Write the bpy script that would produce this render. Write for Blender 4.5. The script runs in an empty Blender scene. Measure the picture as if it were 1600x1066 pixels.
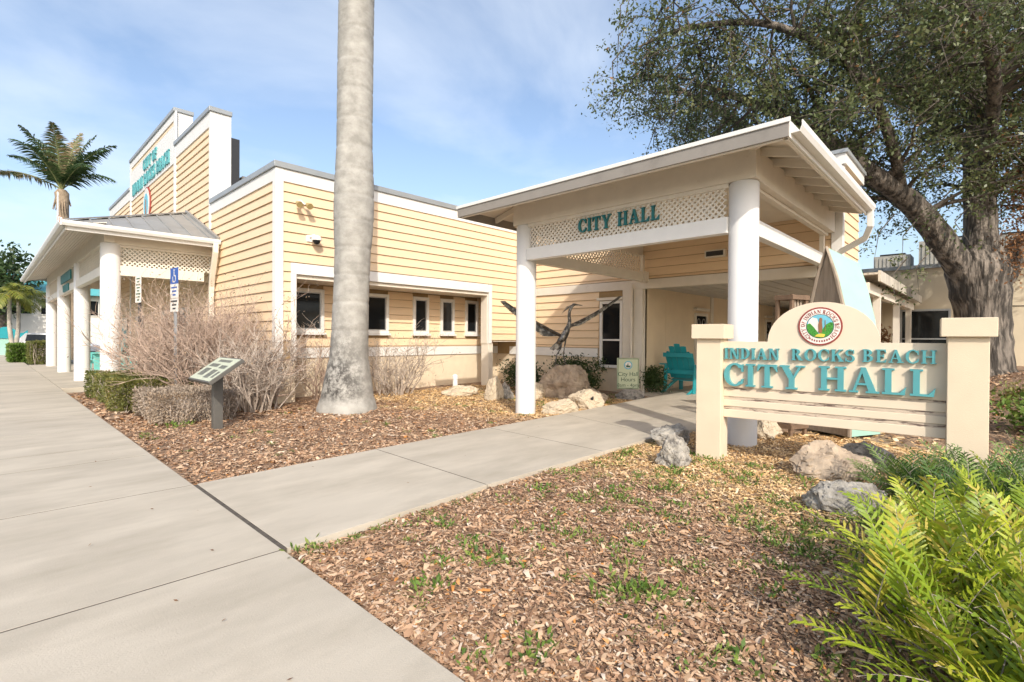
import bpy, bmesh, math, random
import numpy as np
from mathutils import Vector, Matrix
random.seed(7); rng = np.random.default_rng(7)
sc = bpy.context.scene
col = sc.collection
R = math.radians

# ------------------------------------------------------------------ camera
CAM_H = 1.5
YAW, PITCH, ROLL = 43.642, -0.404, 0.362
cd = bpy.data.cameras.new('camera'); cam = bpy.data.objects.new('camera', cd); col.objects.link(cam)
cd.sensor_width = 36; cd.lens = 17.668; cd.clip_start = 0.05; cd.clip_end = 3000
_y, _p, _r = R(YAW), R(PITCH), R(ROLL)
_fw = Vector((math.cos(_y)*math.cos(_p), math.sin(_y)*math.cos(_p), math.sin(_p)))
_rt = Vector((math.sin(_y), -math.cos(_y), 0)); _up = _rt.cross(_fw)
_r2 = _rt*math.cos(_r) + _up*math.sin(_r); _u2 = -_rt*math.sin(_r) + _up*math.cos(_r)
M = Matrix((_r2, _u2, -_fw)).transposed().to_4x4(); M.translation = (0, 0, CAM_H)
cam.matrix_world = M
sc.camera = cam

# ------------------------------------------------------------------ sky and sun
SUN_HEAD, SUN_EL = 56.5, 35.0          # heading the light travels to (from +x), elevation
w = bpy.data.worlds.new('World'); sc.world = w; w.use_nodes = True
nt = w.node_tree; nt.nodes.clear()
def wn(t, **k):
    n = nt.nodes.new(t)
    for a, b in k.items(): setattr(n, a, b)
    return n
sky = wn('ShaderNodeTexSky', sky_type='NISHITA', sun_disc=False)
sky.sun_elevation = R(SUN_EL); sky.sun_rotation = R(90 - (SUN_HEAD + 180))
sky.altitude = 0; sky.air_density = 1.0; sky.dust_density = 2.6; sky.ozone_density = 1.0
tc = wn('ShaderNodeTexCoord'); sep = wn('ShaderNodeSeparateXYZ'); nt.links.new(tc.outputs['Generated'], sep.inputs[0])
addz = wn('ShaderNodeMath', operation='ADD'); addz.inputs[1].default_value = 0.22; nt.links.new(sep.outputs[2], addz.inputs[0])
mx = wn('ShaderNodeMath', operation='MAXIMUM'); mx.inputs[1].default_value = 0.1; nt.links.new(addz.outputs[0], mx.inputs[0])
dv = wn('ShaderNodeVectorMath', operation='DIVIDE'); cmb = wn('ShaderNodeCombineXYZ')
for i in range(3): nt.links.new(mx.outputs[0], cmb.inputs[i])
nt.links.new(tc.outputs['Generated'], dv.inputs[0]); nt.links.new(cmb.outputs[0], dv.inputs[1])
mp = wn('ShaderNodeMapping'); mp.inputs['Scale'].default_value = (1.0, 1.25, 0.6); mp.inputs['Rotation'].default_value = (0, 0, 0.9)
mp.inputs['Location'].default_value = (3.1, 1.7, 0)
nt.links.new(dv.outputs[0], mp.inputs[0])
nz = wn('ShaderNodeTexNoise'); nz.inputs['Scale'].default_value = 1.15; nz.inputs['Detail'].default_value = 9; nz.inputs['Roughness'].default_value = 0.52
nz.inputs['Distortion'].default_value = 0.35
nt.links.new(mp.outputs[0], nz.inputs['Vector'])
cr = wn('ShaderNodeValToRGB'); cr.color_ramp.elements[0].position = 0.46; cr.color_ramp.elements[1].position = 0.84
cr.color_ramp.elements[0].color = (0.04, 0.04, 0.04, 1); cr.color_ramp.elements[1].color = (0.85, 0.85, 0.85, 1)
nt.links.new(nz.outputs['Fac'], cr.inputs[0])
mixc = wn('ShaderNodeMixRGB'); mixc.inputs['Color2'].default_value = (4.5, 4.85, 5.3, 1)
nt.links.new(cr.outputs[0], mixc.inputs['Fac']); nt.links.new(sky.outputs[0], mixc.inputs['Color1'])
bg = wn('ShaderNodeBackground'); bg.inputs['Strength'].default_value = 0.15
nt.links.new(mixc.outputs[0], bg.inputs['Color'])
wo = wn('ShaderNodeOutputWorld'); nt.links.new(bg.outputs[0], wo.inputs[0])

sl = bpy.data.lights.new('sun', 'SUN'); so = bpy.data.objects.new('sun', sl); col.objects.link(so)
sl.energy = 2.3; sl.angle = R(0.53); sl.color = (1.0, 0.93, 0.82)
_d = Vector((math.cos(R(SUN_HEAD))*math.cos(R(SUN_EL)), math.sin(R(SUN_HEAD))*math.cos(R(SUN_EL)), -math.sin(R(SUN_EL))))
so.rotation_euler = _d.to_track_quat('-Z', 'Y').to_euler()
so.location = (-20, -30, 30)

sc.view_settings.view_transform = 'Standard'; sc.view_settings.look = 'None'
sc.view_settings.exposure = 0.70; sc.view_settings.gamma = 1.0; sc.view_settings.use_curve_mapping = False

# ------------------------------------------------------------------ materials
MATS = {}
def mat(name, c, rough=0.6, var=0.12, scale=6.0, bump=0.0, bscale=60.0, metal=0.0, spec=0.5, dirt=None, dscale=1.5, dpos=(0.55, 0.75), rand=0.0, stretch=(1, 1, 1), trans=0.0, bdist=0.02):
    """procedural material: base colour broken up by noise, optional stains (a second colour with its own shape), fine bump, per object variation"""
    m = bpy.data.materials.new(name); m.use_nodes = True; t = m.node_tree; N = t.nodes; Lk = t.links
    b = N['Principled BSDF']; b.inputs['Roughness'].default_value = rough; b.inputs['Metallic'].default_value = metal
    b.inputs['Specular IOR Level'].default_value = spec
    geo = N.new('ShaderNodeNewGeometry'); mpn = N.new('ShaderNodeMapping'); mpn.inputs['Scale'].default_value = stretch
    Lk.new(geo.outputs['Position'], mpn.inputs[0])
    n1 = N.new('ShaderNodeTexNoise'); n1.inputs['Scale'].default_value = scale; n1.inputs['Detail'].default_value = 6
    Lk.new(mpn.outputs[0], n1.inputs['Vector'])
    r1 = N.new('ShaderNodeValToRGB'); r1.color_ramp.elements[0].position = 0.3; r1.color_ramp.elements[1].position = 0.7
    r1.color_ramp.elements[0].color = tuple(x*(1-var) for x in c) + (1,); r1.color_ramp.elements[1].color = tuple(min(1, x*(1+var)) for x in c) + (1,)
    Lk.new(n1.outputs['Fac'], r1.inputs[0]); out = r1.outputs[0]
    if dirt:
        n2 = N.new('ShaderNodeTexNoise'); n2.inputs['Scale'].default_value = dscale; n2.inputs['Detail'].default_value = 8; n2.inputs['Roughness'].default_value = 0.65
        Lk.new(mpn.outputs[0], n2.inputs['Vector'])
        r2 = N.new('ShaderNodeValToRGB'); r2.color_ramp.elements[0].position = dpos[0]; r2.color_ramp.elements[1].position = dpos[1]
        Lk.new(n2.outputs['Fac'], r2.inputs[0])
        mm = N.new('ShaderNodeMixRGB'); mm.inputs['Color2'].default_value = tuple(dirt) + (1,)
        Lk.new(r2.outputs[0], mm.inputs['Fac']); Lk.new(out, mm.inputs['Color1']); out = mm.outputs[0]
    if rand:
        oi = N.new('ShaderNodeObjectInfo'); mr = N.new('ShaderNodeMapRange'); mr.inputs[3].default_value = 1-rand; mr.inputs[4].default_value = 1+rand
        Lk.new(oi.outputs['Random'], mr.inputs[0])
        mu = N.new('ShaderNodeVectorMath'); mu.operation = 'SCALE'; Lk.new(out, mu.inputs[0]); Lk.new(mr.outputs[0], mu.inputs['Scale']); out = mu.outputs[0]
    Lk.new(out, b.inputs['Base Color'])
    if bump:
        n3 = N.new('ShaderNodeTexNoise'); n3.inputs['Scale'].default_value = bscale; n3.inputs['Detail'].default_value = 8
        Lk.new(mpn.outputs[0], n3.inputs['Vector'])
        bp = N.new('ShaderNodeBump'); bp.inputs['Strength'].default_value = bump; bp.inputs['Distance'].default_value = bdist
        Lk.new(n3.outputs['Fac'], bp.inputs['Height']); Lk.new(bp.outputs[0], b.inputs['Normal'])
    if trans:
        tr = N.new('ShaderNodeBsdfTranslucent'); Lk.new(out, tr.inputs[0]); ms = N.new('ShaderNodeMixShader'); ms.inputs[0].default_value = trans
        Lk.new(b.outputs[0], ms.inputs[1]); Lk.new(tr.outputs[0], ms.inputs[2]); Lk.new(ms.outputs[0], N['Material Output'].inputs[0])
    MATS[name] = m
    return m
def attr_mat(name, ramps, rough=0.8, trans=0.0, spec=0.3, zone=False):
    """colour taken from a per-face random attribute through a ramp (two ramps blended by a zone attribute if asked)"""
    m = bpy.data.materials.new(name); m.use_nodes = True; t = m.node_tree; N = t.nodes; Lk = t.links
    b = N['Principled BSDF']; b.inputs['Roughness'].default_value = rough; b.inputs['Specular IOR Level'].default_value = spec
    a = N.new('ShaderNodeAttribute'); a.attribute_name = 'tint'
    outs = []
    for rp in ramps:
        r = N.new('ShaderNodeValToRGB'); r.color_ramp.interpolation = 'LINEAR'
        el = r.color_ramp.elements
        while len(el) < len(rp): el.new(0.5)
        for e, (p_, c_) in zip(el, rp): e.position = p_; e.color = tuple(c_) + (1,)
        Lk.new(a.outputs['Fac'], r.inputs[0]); outs.append(r.outputs[0])
    out = outs[0]
    if zone:
        z = N.new('ShaderNodeAttribute'); z.attribute_name = 'zone'; mm = N.new('ShaderNodeMixRGB')
        Lk.new(z.outputs['Fac'], mm.inputs['Fac']); Lk.new(outs[0], mm.inputs['Color1']); Lk.new(outs[1], mm.inputs['Color2']); out = mm.outputs[0]
    Lk.new(out, b.inputs['Base Color'])
    if trans:
        tr = N.new('ShaderNodeBsdfTranslucent'); Lk.new(out, tr.inputs[0]); ms = N.new('ShaderNodeMixShader'); ms.inputs[0].default_value = trans
        Lk.new(b.outputs[0], ms.inputs[1]); Lk.new(tr.outputs[0], ms.inputs[2]); Lk.new(ms.outputs[0], N['Material Output'].inputs[0])
    return m

M_SIDING = mat('siding_yellow', (0.79, 0.60, 0.395), 0.55, 0.03, 3, 0.08, 90, rand=0.02, dirt=(0.72, 0.54, 0.35), dscale=2.5, dpos=(0.55, 0.9), stretch=(1, 1, 4))
M_BACKSHADE = mat('wall_backing_lap_shadow', (0.34, 0.23, 0.11), 0.8)  # backing darkened so gaps between boards draw painted lap shadow lines
M_STUCCO = mat('stucco_cream', (0.73, 0.61, 0.45), 0.8, 0.05, 4, 0.15, 120, dirt=(0.52, 0.42, 0.3), dscale=1.2, dpos=(0.62, 0.85))
M_BEIGE = mat('panel_beige', (0.74, 0.60, 0.42), 0.75, 0.04, 2, 0.08, 80)
M_WHITE = mat('trim_white', (0.76, 0.745, 0.71), 0.5, 0.03, 5, 0.05, 60, dirt=(0.66, 0.61, 0.52), dscale=2.0, dpos=(0.6, 0.9))
M_CREAM = mat('painted_wood_cream', (0.72, 0.66, 0.565), 0.55, 0.04, 4, 0.08, 50, dirt=(0.5, 0.42, 0.32), dscale=3.0, dpos=(0.66, 0.86))
M_COLUMN = mat('column_white', (0.72, 0.71, 0.69), 0.45, 0.02, 5, 0.06, 40, dirt=(0.66, 0.63, 0.56), dscale=1.6, dpos=(0.62, 0.95))
M_COPING = mat('coping_grey_metal', (0.36, 0.38, 0.39), 0.45, 0.06, 3, metal=0.3)
M_METALROOF = mat('roof_grey_metal', (0.33, 0.33, 0.32), 0.5, 0.08, 2, metal=0.25, dirt=(0.24, 0.23, 0.21), dscale=1.3, dpos=(0.5, 0.85))
M_SHINGLE = mat('roof_shingle', (0.2, 0.19, 0.18), 0.9, 0.2, 9, 0.4, 40)
M_DARK = mat('dark_metal', (0.03, 0.03, 0.032), 0.45, 0.1, 20)
M_GLASS = mat('window_glass_dark', (0.012, 0.014, 0.016), 0.06, 0.1, 2, spec=0.35)
M_INT = mat('dark_interior', (0.03, 0.028, 0.025), 0.9)
M_ALU = mat('aluminium', (0.55, 0.56, 0.57), 0.35, 0.05, 20, metal=0.8)
M_GALV = mat('galvanised_post', (0.5, 0.51, 0.52), 0.45, 0.1, 20, metal=0.6)
M_CONC = mat('concrete', (0.50, 0.445, 0.36), 0.85, 0.07, 1.7, 0.25, 150, dirt=(0.37, 0.325, 0.255), dscale=1.3, dpos=(0.42, 0.74), rand=0.045, stretch=(0.55, 1.4, 1))
M_JOINT = mat('joint_dark', (0.09, 0.075, 0.06), 0.95, 0.3, 20)
M_CEIL = mat('porch_ceiling', (0.55, 0.52, 0.47), 0.7, 0.04, 3)
M_TEAL = mat('letter_teal', (0.09, 0.33, 0.355), 0.4, 0.05, 8)
M_TEALD = mat('letter_teal_dark', (0.008, 0.14, 0.145), 0.4, 0.05, 8)
M_CHAIR = mat('chair_teal', (0.02, 0.30, 0.34), 0.4, 0.06, 6)
M_CHAIRL = mat('chair_light_teal', (0.16, 0.55, 0.52), 0.45, 0.06, 6)
M_SIGN = mat('sign_cream', (0.71, 0.60, 0.46), 0.6, 0.03, 3, 0.06, 90)
M_PILLAR = mat('sign_pillar_cream', (0.70, 0.585, 0.43), 0.75, 0.04, 3, 0.2, 130, dirt=(0.4, 0.31, 0.22), dscale=26, dpos=(0.71, 0.78))
M_PEEL = mat('peeling_groove', (0.56, 0.46, 0.36), 0.8, 0.12, 8, 0.3, 60, dirt=(0.13, 0.09, 0.075), dscale=5, dpos=(0.52, 0.60), stretch=(1, 1, 7))
M_RED = mat('seal_red', (0.27, 0.045, 0.035), 0.5)
M_SEALW = mat('seal_white', (0.78, 0.73, 0.66), 0.5)
M_BLACK = mat('print_black', (0.02, 0.02, 0.025), 0.5)
M_SKYB = mat('seal_blue', (0.16, 0.48, 0.60), 0.5, 0.12, 20)
M_GREEN = mat('seal_green', (0.05, 0.25, 0.03), 0.5, 0.5, 60)
M_YEL = mat('seal_yellow', (0.75, 0.58, 0.08), 0.5)
M_BROWN = mat('seal_brown', (0.30, 0.13, 0.06), 0.5)
M_PALM = mat('palm_bark_grey', (0.52, 0.50, 0.46), 0.85, 0.08, 3.0, 0.35, 45, dirt=(0.33, 0.31, 0.27), dscale=3.2, dpos=(0.52, 0.74), stretch=(1, 1, 0.6))
M_BARK = mat('oak_bark', (0.21, 0.18, 0.15), 0.95, 0.35, 9, 1.0, 9, dirt=(0.05, 0.043, 0.036), dscale=7, dpos=(0.44, 0.56), stretch=(1, 1, 0.16), bdist=.14)
M_BARKS = mat('oak_branch', (0.11, 0.092, 0.075), 0.95, 0.3, 9, 0.5, 25)
M_TWIG = mat('bare_twig', (0.40, 0.295, 0.23), 0.9, 0.3, 9)
M_TWIGG = mat('bare_twig_grey', (0.42, 0.35, 0.29), 0.9, 0.3, 9)
M_WOODG = mat('weathered_wood', (0.33, 0.27, 0.21), 0.85, 0.2, 5, 0.3, 30, stretch=(5, 5, 0.6))
M_WOODD = mat('dark_wood', (0.17, 0.11, 0.07), 0.8, 0.2, 6, 0.3, 30)
M_MINT = mat('boat_mint', (0.33, 0.55, 0.455), 0.5, 0.05, 3)
M_POSTG = mat('green_painted_wood', (0.14, 0.24, 0.09), 0.7, 0.3, 5, 0.2, 30, stretch=(6, 6, 0.5))
M_TAN = mat('office_tan', (0.66, 0.57, 0.42), 0.85, 0.04, 1.5, 0.15, 70)
M_HVAC = mat('hvac_metal', (0.45, 0.43, 0.38), 0.6, 0.08, 6)
M_BRONZE = mat('sculpture_metal', (0.10, 0.095, 0.088), 0.38, 0.4, 9, metal=0.75, dirt=(0.33, 0.31, 0.28), dscale=9, dpos=(0.5, 0.62))
M_PVC = mat('pvc_white', (0.8, 0.8, 0.78), 0.4)
M_ASPH = mat('asphalt_and_verge', (0.10, 0.11, 0.06), 0.95, 0.4, 0.4, dirt=(0.07, 0.07, 0.07), dscale=0.06, dpos=(0.45, 0.5))
M_BLUE = mat('sign_blue', (0.03, 0.09, 0.36), 0.45)
M_HOURS = mat('hours_sign_face', (0.58, 0.62, 0.42), 0.5, 0.02)
M_HGREEN = mat('hours_sign_green', (0.03, 0.10, 0.05), 0.5)
M_PANELF = mat('panel_print', (0.50, 0.54, 0.42), 0.35, 0.06, 14)
M_PANELD = mat('panel_print_dark', (0.13, 0.14, 0.12), 0.4, 0.3, 30)
M_POSTGREY = mat('panel_post', (0.10, 0.095, 0.085), 0.5, 0.08, 10)

# ------------------------------------------------------------------ builders
ORG = {}
class MB:
    def __init__(s): s.v = []; s.f = []
    def add(s, vs, fs):
        o = len(s.v); s.v += [tuple(x) for x in vs]; s.f += [tuple(i+o for i in f) for f in fs]
    def hexa(s, p):
        s.add(p, [(0, 3, 2, 1), (4, 5, 6, 7), (0, 1, 5, 4), (1, 2, 6, 5), (2, 3, 7, 6), (3, 0, 4, 7)])
    def box(s, x0, x1, y0, y1, z0, z1):
        s.hexa([(x0, y0, z0), (x1, y0, z0), (x1, y1, z0), (x0, y1, z0), (x0, y0, z1), (x1, y0, z1), (x1, y1, z1), (x0, y1, z1)])
    def beam(s, a, b, wd, ht, up=(0, 0, 1)):
        a = Vector(a); b = Vector(b); d = (b-a).normalized(); sd = d.cross(Vector(up)).normalized(); u = sd.cross(d)
        sd *= wd/2; u *= ht/2
        s.hexa([a-sd-u, a+sd-u, b+sd-u, b-sd-u, a-sd+u, a+sd+u, b+sd+u, b-sd+u])
    def prism(s, poly, fn, a, b):
        n = len(poly); s.add([fn(u, v, a) for u, v in poly] + [fn(u, v, b) for u, v in poly],
              [tuple(range(n-1, -1, -1)), tuple(range(n, 2*n))] + [(i, (i+1) % n, n+(i+1) % n, n+i) for i in range(n)])
    def tube(s, pts, rad, n=8, cap=True):
        pts = [Vector(p) for p in pts]; k = len(pts); vs = []; fs = []
        if not hasattr(rad, '__len__'): rad = [rad]*k
        ref = None
        for i, p in enumerate(pts):
            d = (pts[min(i+1, k-1)]-pts[max(i-1, 0)])
            d = d.normalized() if d.length > 1e-9 else Vector((0, 0, 1))
            if ref is None: ref = d.orthogonal().normalized()
            ref = (ref - d*ref.dot(d)); ref = ref.normalized() if ref.length > 1e-6 else d.orthogonal().normalized()
            b = d.cross(ref)
            for j in range(n):
                a = 2*math.pi*j/n; vs.append(p + (ref*math.cos(a)+b*math.sin(a))*rad[i])
        for i in range(k-1):
            for j in range(n):
                fs.append((i*n+j, i*n+(j+1) % n, (i+1)*n+(j+1) % n, (i+1)*n+j))
        if cap: fs.append(tuple(range(n-1, -1, -1))); fs.append(tuple((k-1)*n+j for j in range(n)))
        s.add(vs, fs)
    def lathe(s, prof, c, n=32):
        vs = []; fs = []; k = len(prof)
        for r, z in prof:
            for j in range(n):
                a = 2*math.pi*j/n; vs.append((c[0]+r*math.cos(a), c[1]+r*math.sin(a), c[2]+z))
        for i in range(k-1):
            for j in range(n): fs.append((i*n+j, i*n+(j+1) % n, (i+1)*n+(j+1) % n, (i+1)*n+j))
        fs.append(tuple(range(n-1, -1, -1))); fs.append(tuple((k-1)*n+j for j in range(n)))
        s.add(vs, fs)
    def build(s, name, m, parent=None, smooth=False, local=False, bevel=0.0):
        o = ORG.get(parent.name, Vector()) if (parent and not local) else Vector()
        me = bpy.data.meshes.new(name); me.from_pydata([(x-o[0], y-o[1], z-o[2]) for x, y, z in s.v], [], s.f); me.update()
        me.materials.append(m)
        if smooth: me.polygons.foreach_set('use_smooth', [True]*len(me.polygons))
        ob = bpy.data.objects.new(name, me); col.objects.link(ob)
        if parent: ob.parent = parent
        ORG[ob.name] = o
        if bevel:
            bm = ob.modifiers.new('bevel', 'BEVEL'); bm.width = bevel; bm.segments = 2; bm.limit_method = 'ANGLE'
        if smooth and hasattr(me, 'set_sharp_from_angle'): me.set_sharp_from_angle(angle=R(40))
        return ob
def npmesh(name, V, F4, m, parent=None, attrs=None, smooth=False):
    """quads from numpy arrays"""
    o = np.array(ORG.get(parent.name, Vector())) if parent else np.zeros(3)
    V = np.asarray(V, dtype=np.float32).reshape(-1, 3) - o.astype(np.float32); F4 = np.asarray(F4, dtype=np.int32)
    me = bpy.data.meshes.new(name); k = F4.shape[1]
    me.vertices.add(len(V)); me.vertices.foreach_set('co', V.ravel())
    me.loops.add(F4.size); me.loops.foreach_set('vertex_index', F4.ravel())
    me.polygons.add(len(F4)); me.polygons.foreach_set('loop_start', np.arange(0, F4.size, k, dtype=np.int32))
    if smooth: me.polygons.foreach_set('use_smooth', np.ones(len(F4), dtype=bool))
    me.update(calc_edges=True); me.materials.append(m)
    for an, av in (attrs or {}).items():
        at = me.attributes.new(an, 'FLOAT', 'FACE'); at.data.foreach_set('value', np.asarray(av, dtype=np.float32))
    ob = bpy.data.objects.new(name, me); col.objects.link(ob)
    if parent: ob.parent = parent
    ORG[ob.name] = Vector(o)
    return ob
def thing(name, label, cat, loc=(0, 0, 0), rz=0.0, group=None):
    e = bpy.data.objects.new(name, None); col.objects.link(e); e.location = loc; e.rotation_euler = (0, 0, rz); e.empty_display_size = 0.2
    ORG[e.name] = Vector(loc); tag(e, label, cat, group); return e
def tag(o, label=None, cat=None, group=None, kind=None):
    if label: o['label'] = label
    if cat: o['category'] = cat
    if group: o['group'] = group
    if kind: o['kind'] = kind
    return o
def copy_tree(o, parent=None):
    c = o.copy(); col.objects.link(c); c.parent = parent; ORG[c.name] = ORG.get(o.name, Vector())
    for ch in list(o.children): copy_tree(ch, c)
    return c

# ------------------------------------------------------------------ serif lettering
def arc(cx, cy, ro, ri, a0, a1, n=14):
    A = [R(a0+(a1-a0)*i/n) for i in range(n+1)]
    return [[(cx+ro[0]*math.cos(a), cy+ro[1]*math.sin(a)), (cx+ro[0]*math.cos(b), cy+ro[1]*math.sin(b)),
             (cx+ri[0]*math.cos(b), cy+ri[1]*math.sin(b)), (cx+ri[0]*math.cos(a), cy+ri[1]*math.sin(a))] for a, b in zip(A[:-1], A[1:])]
def rc(a, b, c, d): return [[(a, b), (c, b), (c, d), (a, d)]]
ST = rc(.09, 0, .29, 1); SF = rc(0, 0, .38, .07) + rc(0, .93, .38, 1); SL = rc(0, 0, .3, .07) + rc(0, .93, .3, 1)
GL = {
 'I': (.38, ST+SF), 'L': (.74, ST+rc(0, .93, .38, 1)+rc(0, 0, .70, .08)+[[(.54, .08), (.70, .08), (.74, .32)]]),
 'T': (.80, rc(.3, 0, .5, 1)+rc(.18, 0, .62, .07)+rc(.02, .91, .78, 1)+[[(.02, 1), (0, .68), (.16, .91)], [(.78, 1), (.64, .91), (.80, .68)]]),
 'H': (.95, ST+SF+rc(.66, 0, .86, 1)+rc(.57, 0, .95, .07)+rc(.57, .93, .95, 1)+rc(.29, .46, .66, .54)),
 'A': (.95, [[(.10, .03), (.19, .03), (.48, .96), (.40, .98)], [(.36, 1), (.53, 1), (.88, .03), (.64, .03)]]+rc(.2, .30, .70, .38)+rc(0, 0, .3, .07)+rc(.54, 0, .97, .07)),
 'N': (.94, rc(.10, 0, .2, .97)+rc(.74, .03, .84, 1)+[[(.06, 1), (.30, 1), (.84, 0), (.66, 0)]]+rc(0, 0, .30, .07)+rc(.62, .93, .96, 1)+rc(-.02, .93, .2, 1)),
 'D': (.84, ST+SL+arc(.27, .5, (.55, .5), (.33, .42), -90, 90)),
 'R': (.92, ST+SL+rc(0, 0, .38, .07)+arc(.27, .74, (.42, .26), (.2, .18), -90, 90)+[[(.34, .50), (.56, .50), (.88, .0), (.64, 0)]]+rc(.62, 0, .94, .07)),
 'B': (.78, ST+SL+arc(.27, .75, (.38, .25), (.18, .17), -90, 90)+arc(.27, .27, (.46, .27), (.24, .19), -90, 90)),
 'C': (.84, arc(.46, .5, (.46, .52), (.25, .44), 42, 318, 22)+[[(.70, .94), (.82, .98), (.82, .64), (.76, .64)], [(.70, .06), (.76, .32), (.84, .32), (.80, .10)]]),
 'O': (.94, arc(.47, .5, (.47, .52), (.26, .44), 0, 360, 28)),
 'K': (.92, ST+SF+[[(.29, .40), (.29, .52), (.68, .95), (.80, .95)], [(.40, .55), (.52, .66), (.90, .03), (.66, .03)]]+rc(.56, .93, .90, 1)+rc(.56, 0, .95, .07)),
 'S': (.70, arc(.34, .74, (.32, .28), (.14, .19), 35, 270, 14)+arc(.36, .27, (.34, .29), (.15, .2), 90, -145, 14)+[[(.55, .95), (.64, 1), (.64, .68), (.60, .68)], [(.03, .02), (.03, .34), (.08, .34), (.14, .06)]]),
 'E': (.72, ST+rc(0, 0, .68, .08)+rc(0, .92, .66, 1)+rc(.29, .46, .52, .54)+[[(.54, .08), (.68, .08), (.71, .30)], [(.52, .92), (.68, .72), (.66, 1)], [(.44, .46), (.55, .34), (.55, .66), (.44, .54)]]),
 'F': (.66, ST+rc(0, 0, .38, .07)+rc(0, .92, .64, 1)+rc(.29, .46, .52, .54)+[[(.52, .92), (.66, .72), (.64, 1)]]),
 'Y': (.92, [[(.06, .97), (.30, .97), (.56, .46), (.36, .42)], [(.74, .97), (.84, .97), (.56, .44), (.46, .42)]]+rc(.36, 0, .56, .48)+rc(.24, 0, .68, .07)+rc(0, .93, .37, 1)+rc(.62, .93, .96, 1)),
}
def letters(m, parent, text, fn, u0, u1, v0, v1, d0, d1, gap=.14, space=.55, local=False):
    """raised letters: text fitted between u0..u1, v0..v1; pieces step 0.3 mm in height so that no two faces share a plane"""
    tw = sum((space if c == ' ' else GL[c][0]+gap) for c in text)-gap; k = (u1-u0)/tw; h = v1-v0; u = u0
    for c in text:
        if c == ' ': u += space*k; continue
        wd, pieces = GL[c]; mb = MB()
        for i, poly in enumerate(pieces):
            pts = [(u+x*k, v0+y*h) for x, y in poly]
            a = sum(pts[j][0]*pts[(j+1) % len(pts)][1]-pts[(j+1) % len(pts)][0]*pts[j][1] for j in range(len(pts)))
            if a < 0: pts.reverse()
            mb.prism(pts, fn, d0+(i % 7)*.0001, d1+(i % 7)*0.0003)
        mb.build('letter', m, parent, local=local)
        u += (wd+gap)*k
def sans(text, size, fn, m, name, parent, depth=0.002, local=False, align='CENTER'):
    cu = bpy.data.curves.new('t', 'FONT'); cu.body = text; cu.size = size; cu.align_x = align; cu.extrude = 0
    ob = bpy.data.objects.new('t', cu); col.objects.link(ob)
    me = bpy.data.meshes.new_from_object(ob.evaluated_get(bpy.context.evaluated_depsgraph_get())); bpy.data.objects.remove(ob)
    mb = MB(); vs = [v.co.copy() for v in me.vertices]
    mb.add([fn(v.x, v.y, depth) for v in vs], [tuple(p.vertices) for p in me.polygons])
    return mb.build(name, m, parent, local=local)

# ================================================================== SETTING
def smooth01(t): t = min(1, max(0, t)); return t*t*(3-2*t)
def mound(x, y): return 0.68*smooth01((x-9.5)/8.0)*smooth01((1.9-y)/2.6)
def mound_np(x, y):
    f = lambda t: (lambda q: q*q*(3-2*q))(np.clip(t, 0, 1))
    return 0.68*f((x-9.5)/8.0)*f((1.9-y)/2.6)
mb = MB(); mb.add([(-900, -900, -.16), (900, -900, -.16), (900, 900, -.16), (-900, 900, -.16)], [(0, 1, 2, 3)])
tag(mb.build('ground', M_ASPH), kind='structure')
# mulch bed: one relief sheet
def relief_sheet(name, xs, ys, hf, m):
    X, Y = np.meshgrid(xs, ys); Z = hf(X, Y); nx, ny = len(xs), len(ys)
    V = np.stack([X, Y, Z], -1).reshape(-1, 3); i = np.arange(nx-1)[None, :]+nx*np.arange(ny-1)[:, None]; i = i.ravel()
    return npmesh(name, V, np.stack([i, i+1, i+nx+1, i+nx], 1), m, smooth=True)
def bedh(X, Y):
    n = 0.012*np.sin(3.1*X+1.3*Y)*np.sin(2.3*Y-0.7*X)+0.010*np.sin(7.7*X-2*Y)*np.sin(6.1*Y+X)
    return -0.05+n+mound_np(X, Y)+0.03*np.exp(-((X-4.6)**2+(Y-8.3)**2)/3.0)
M_MULCH = mat('mulch_soil', (0.36, 0.24, 0.155), 0.95, 0.45, 22, 1.0, 70, dirt=(0.08, 0.055, 0.04), dscale=9, dpos=(0.45, 0.7))
xs = np.concatenate([np.arange(1.3, 10, .07), np.arange(10, 30, .35)]); ys = np.concatenate([np.arange(-14, -2, .5), np.arange(-2, 12, .07), np.arange(12, 18, .25)])
tag(relief_sheet('mulch_bed', xs, ys, bedh, M_MULCH), kind='structure')

# sidewalk and entrance path: separate slabs
def slab(mb, poly, z0=-.14, z1=0.0, e=.0015):
    # slab with rounded (chamfered) top edge
    n = len(poly); cx = sum(p[0] for p in poly)/n; cy = sum(p[1] for p in poly)/n
    def ins(p, k):
        d = Vector((cx-p[0], cy-p[1])); d.normalize(); return (p[0]+d.x*k, p[1]+d.y*k)
    v = [(x, y, z0) for x, y in poly]+[(x, y, z1-e) for x, y in poly]+[ins(p, e*1.3)+(z1,) for p in poly]
    f = [tuple(range(2*n, 3*n))]
    for i in range(n):
        j = (i+1) % n; f += [(i, j, n+j, n+i), (n+i, n+j, 2*n+j, 2*n+i)]
    mb.add(v, f)
sw = thing('sidewalk', None, None, (0, 0, 0)); sw['kind'] = 'structure'
jy = [-4.0, -1.0, 1.35, 3.59, 5.79, 7.64, 8.57, 10.36, 12.4, 14.5, 16.6]
mb = MB(); mb.box(-.9, 1.43, -4, 60, -.2, -.0014); mb.box(1.431, 1.4775, 3.605, 5.79, -.2, -.003); mb.build('joint_filler', M_JOINT, sw)
for a, b in zip(jy[:-1], jy[1:]):
    m_ = MB(); slab(m_, [(-.9, a+.008), (1.44, a+.008), (1.44, b-.008), (-.9, b-.008)]); m_.build('slab', M_CONC, sw)
yy = 16.6
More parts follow.
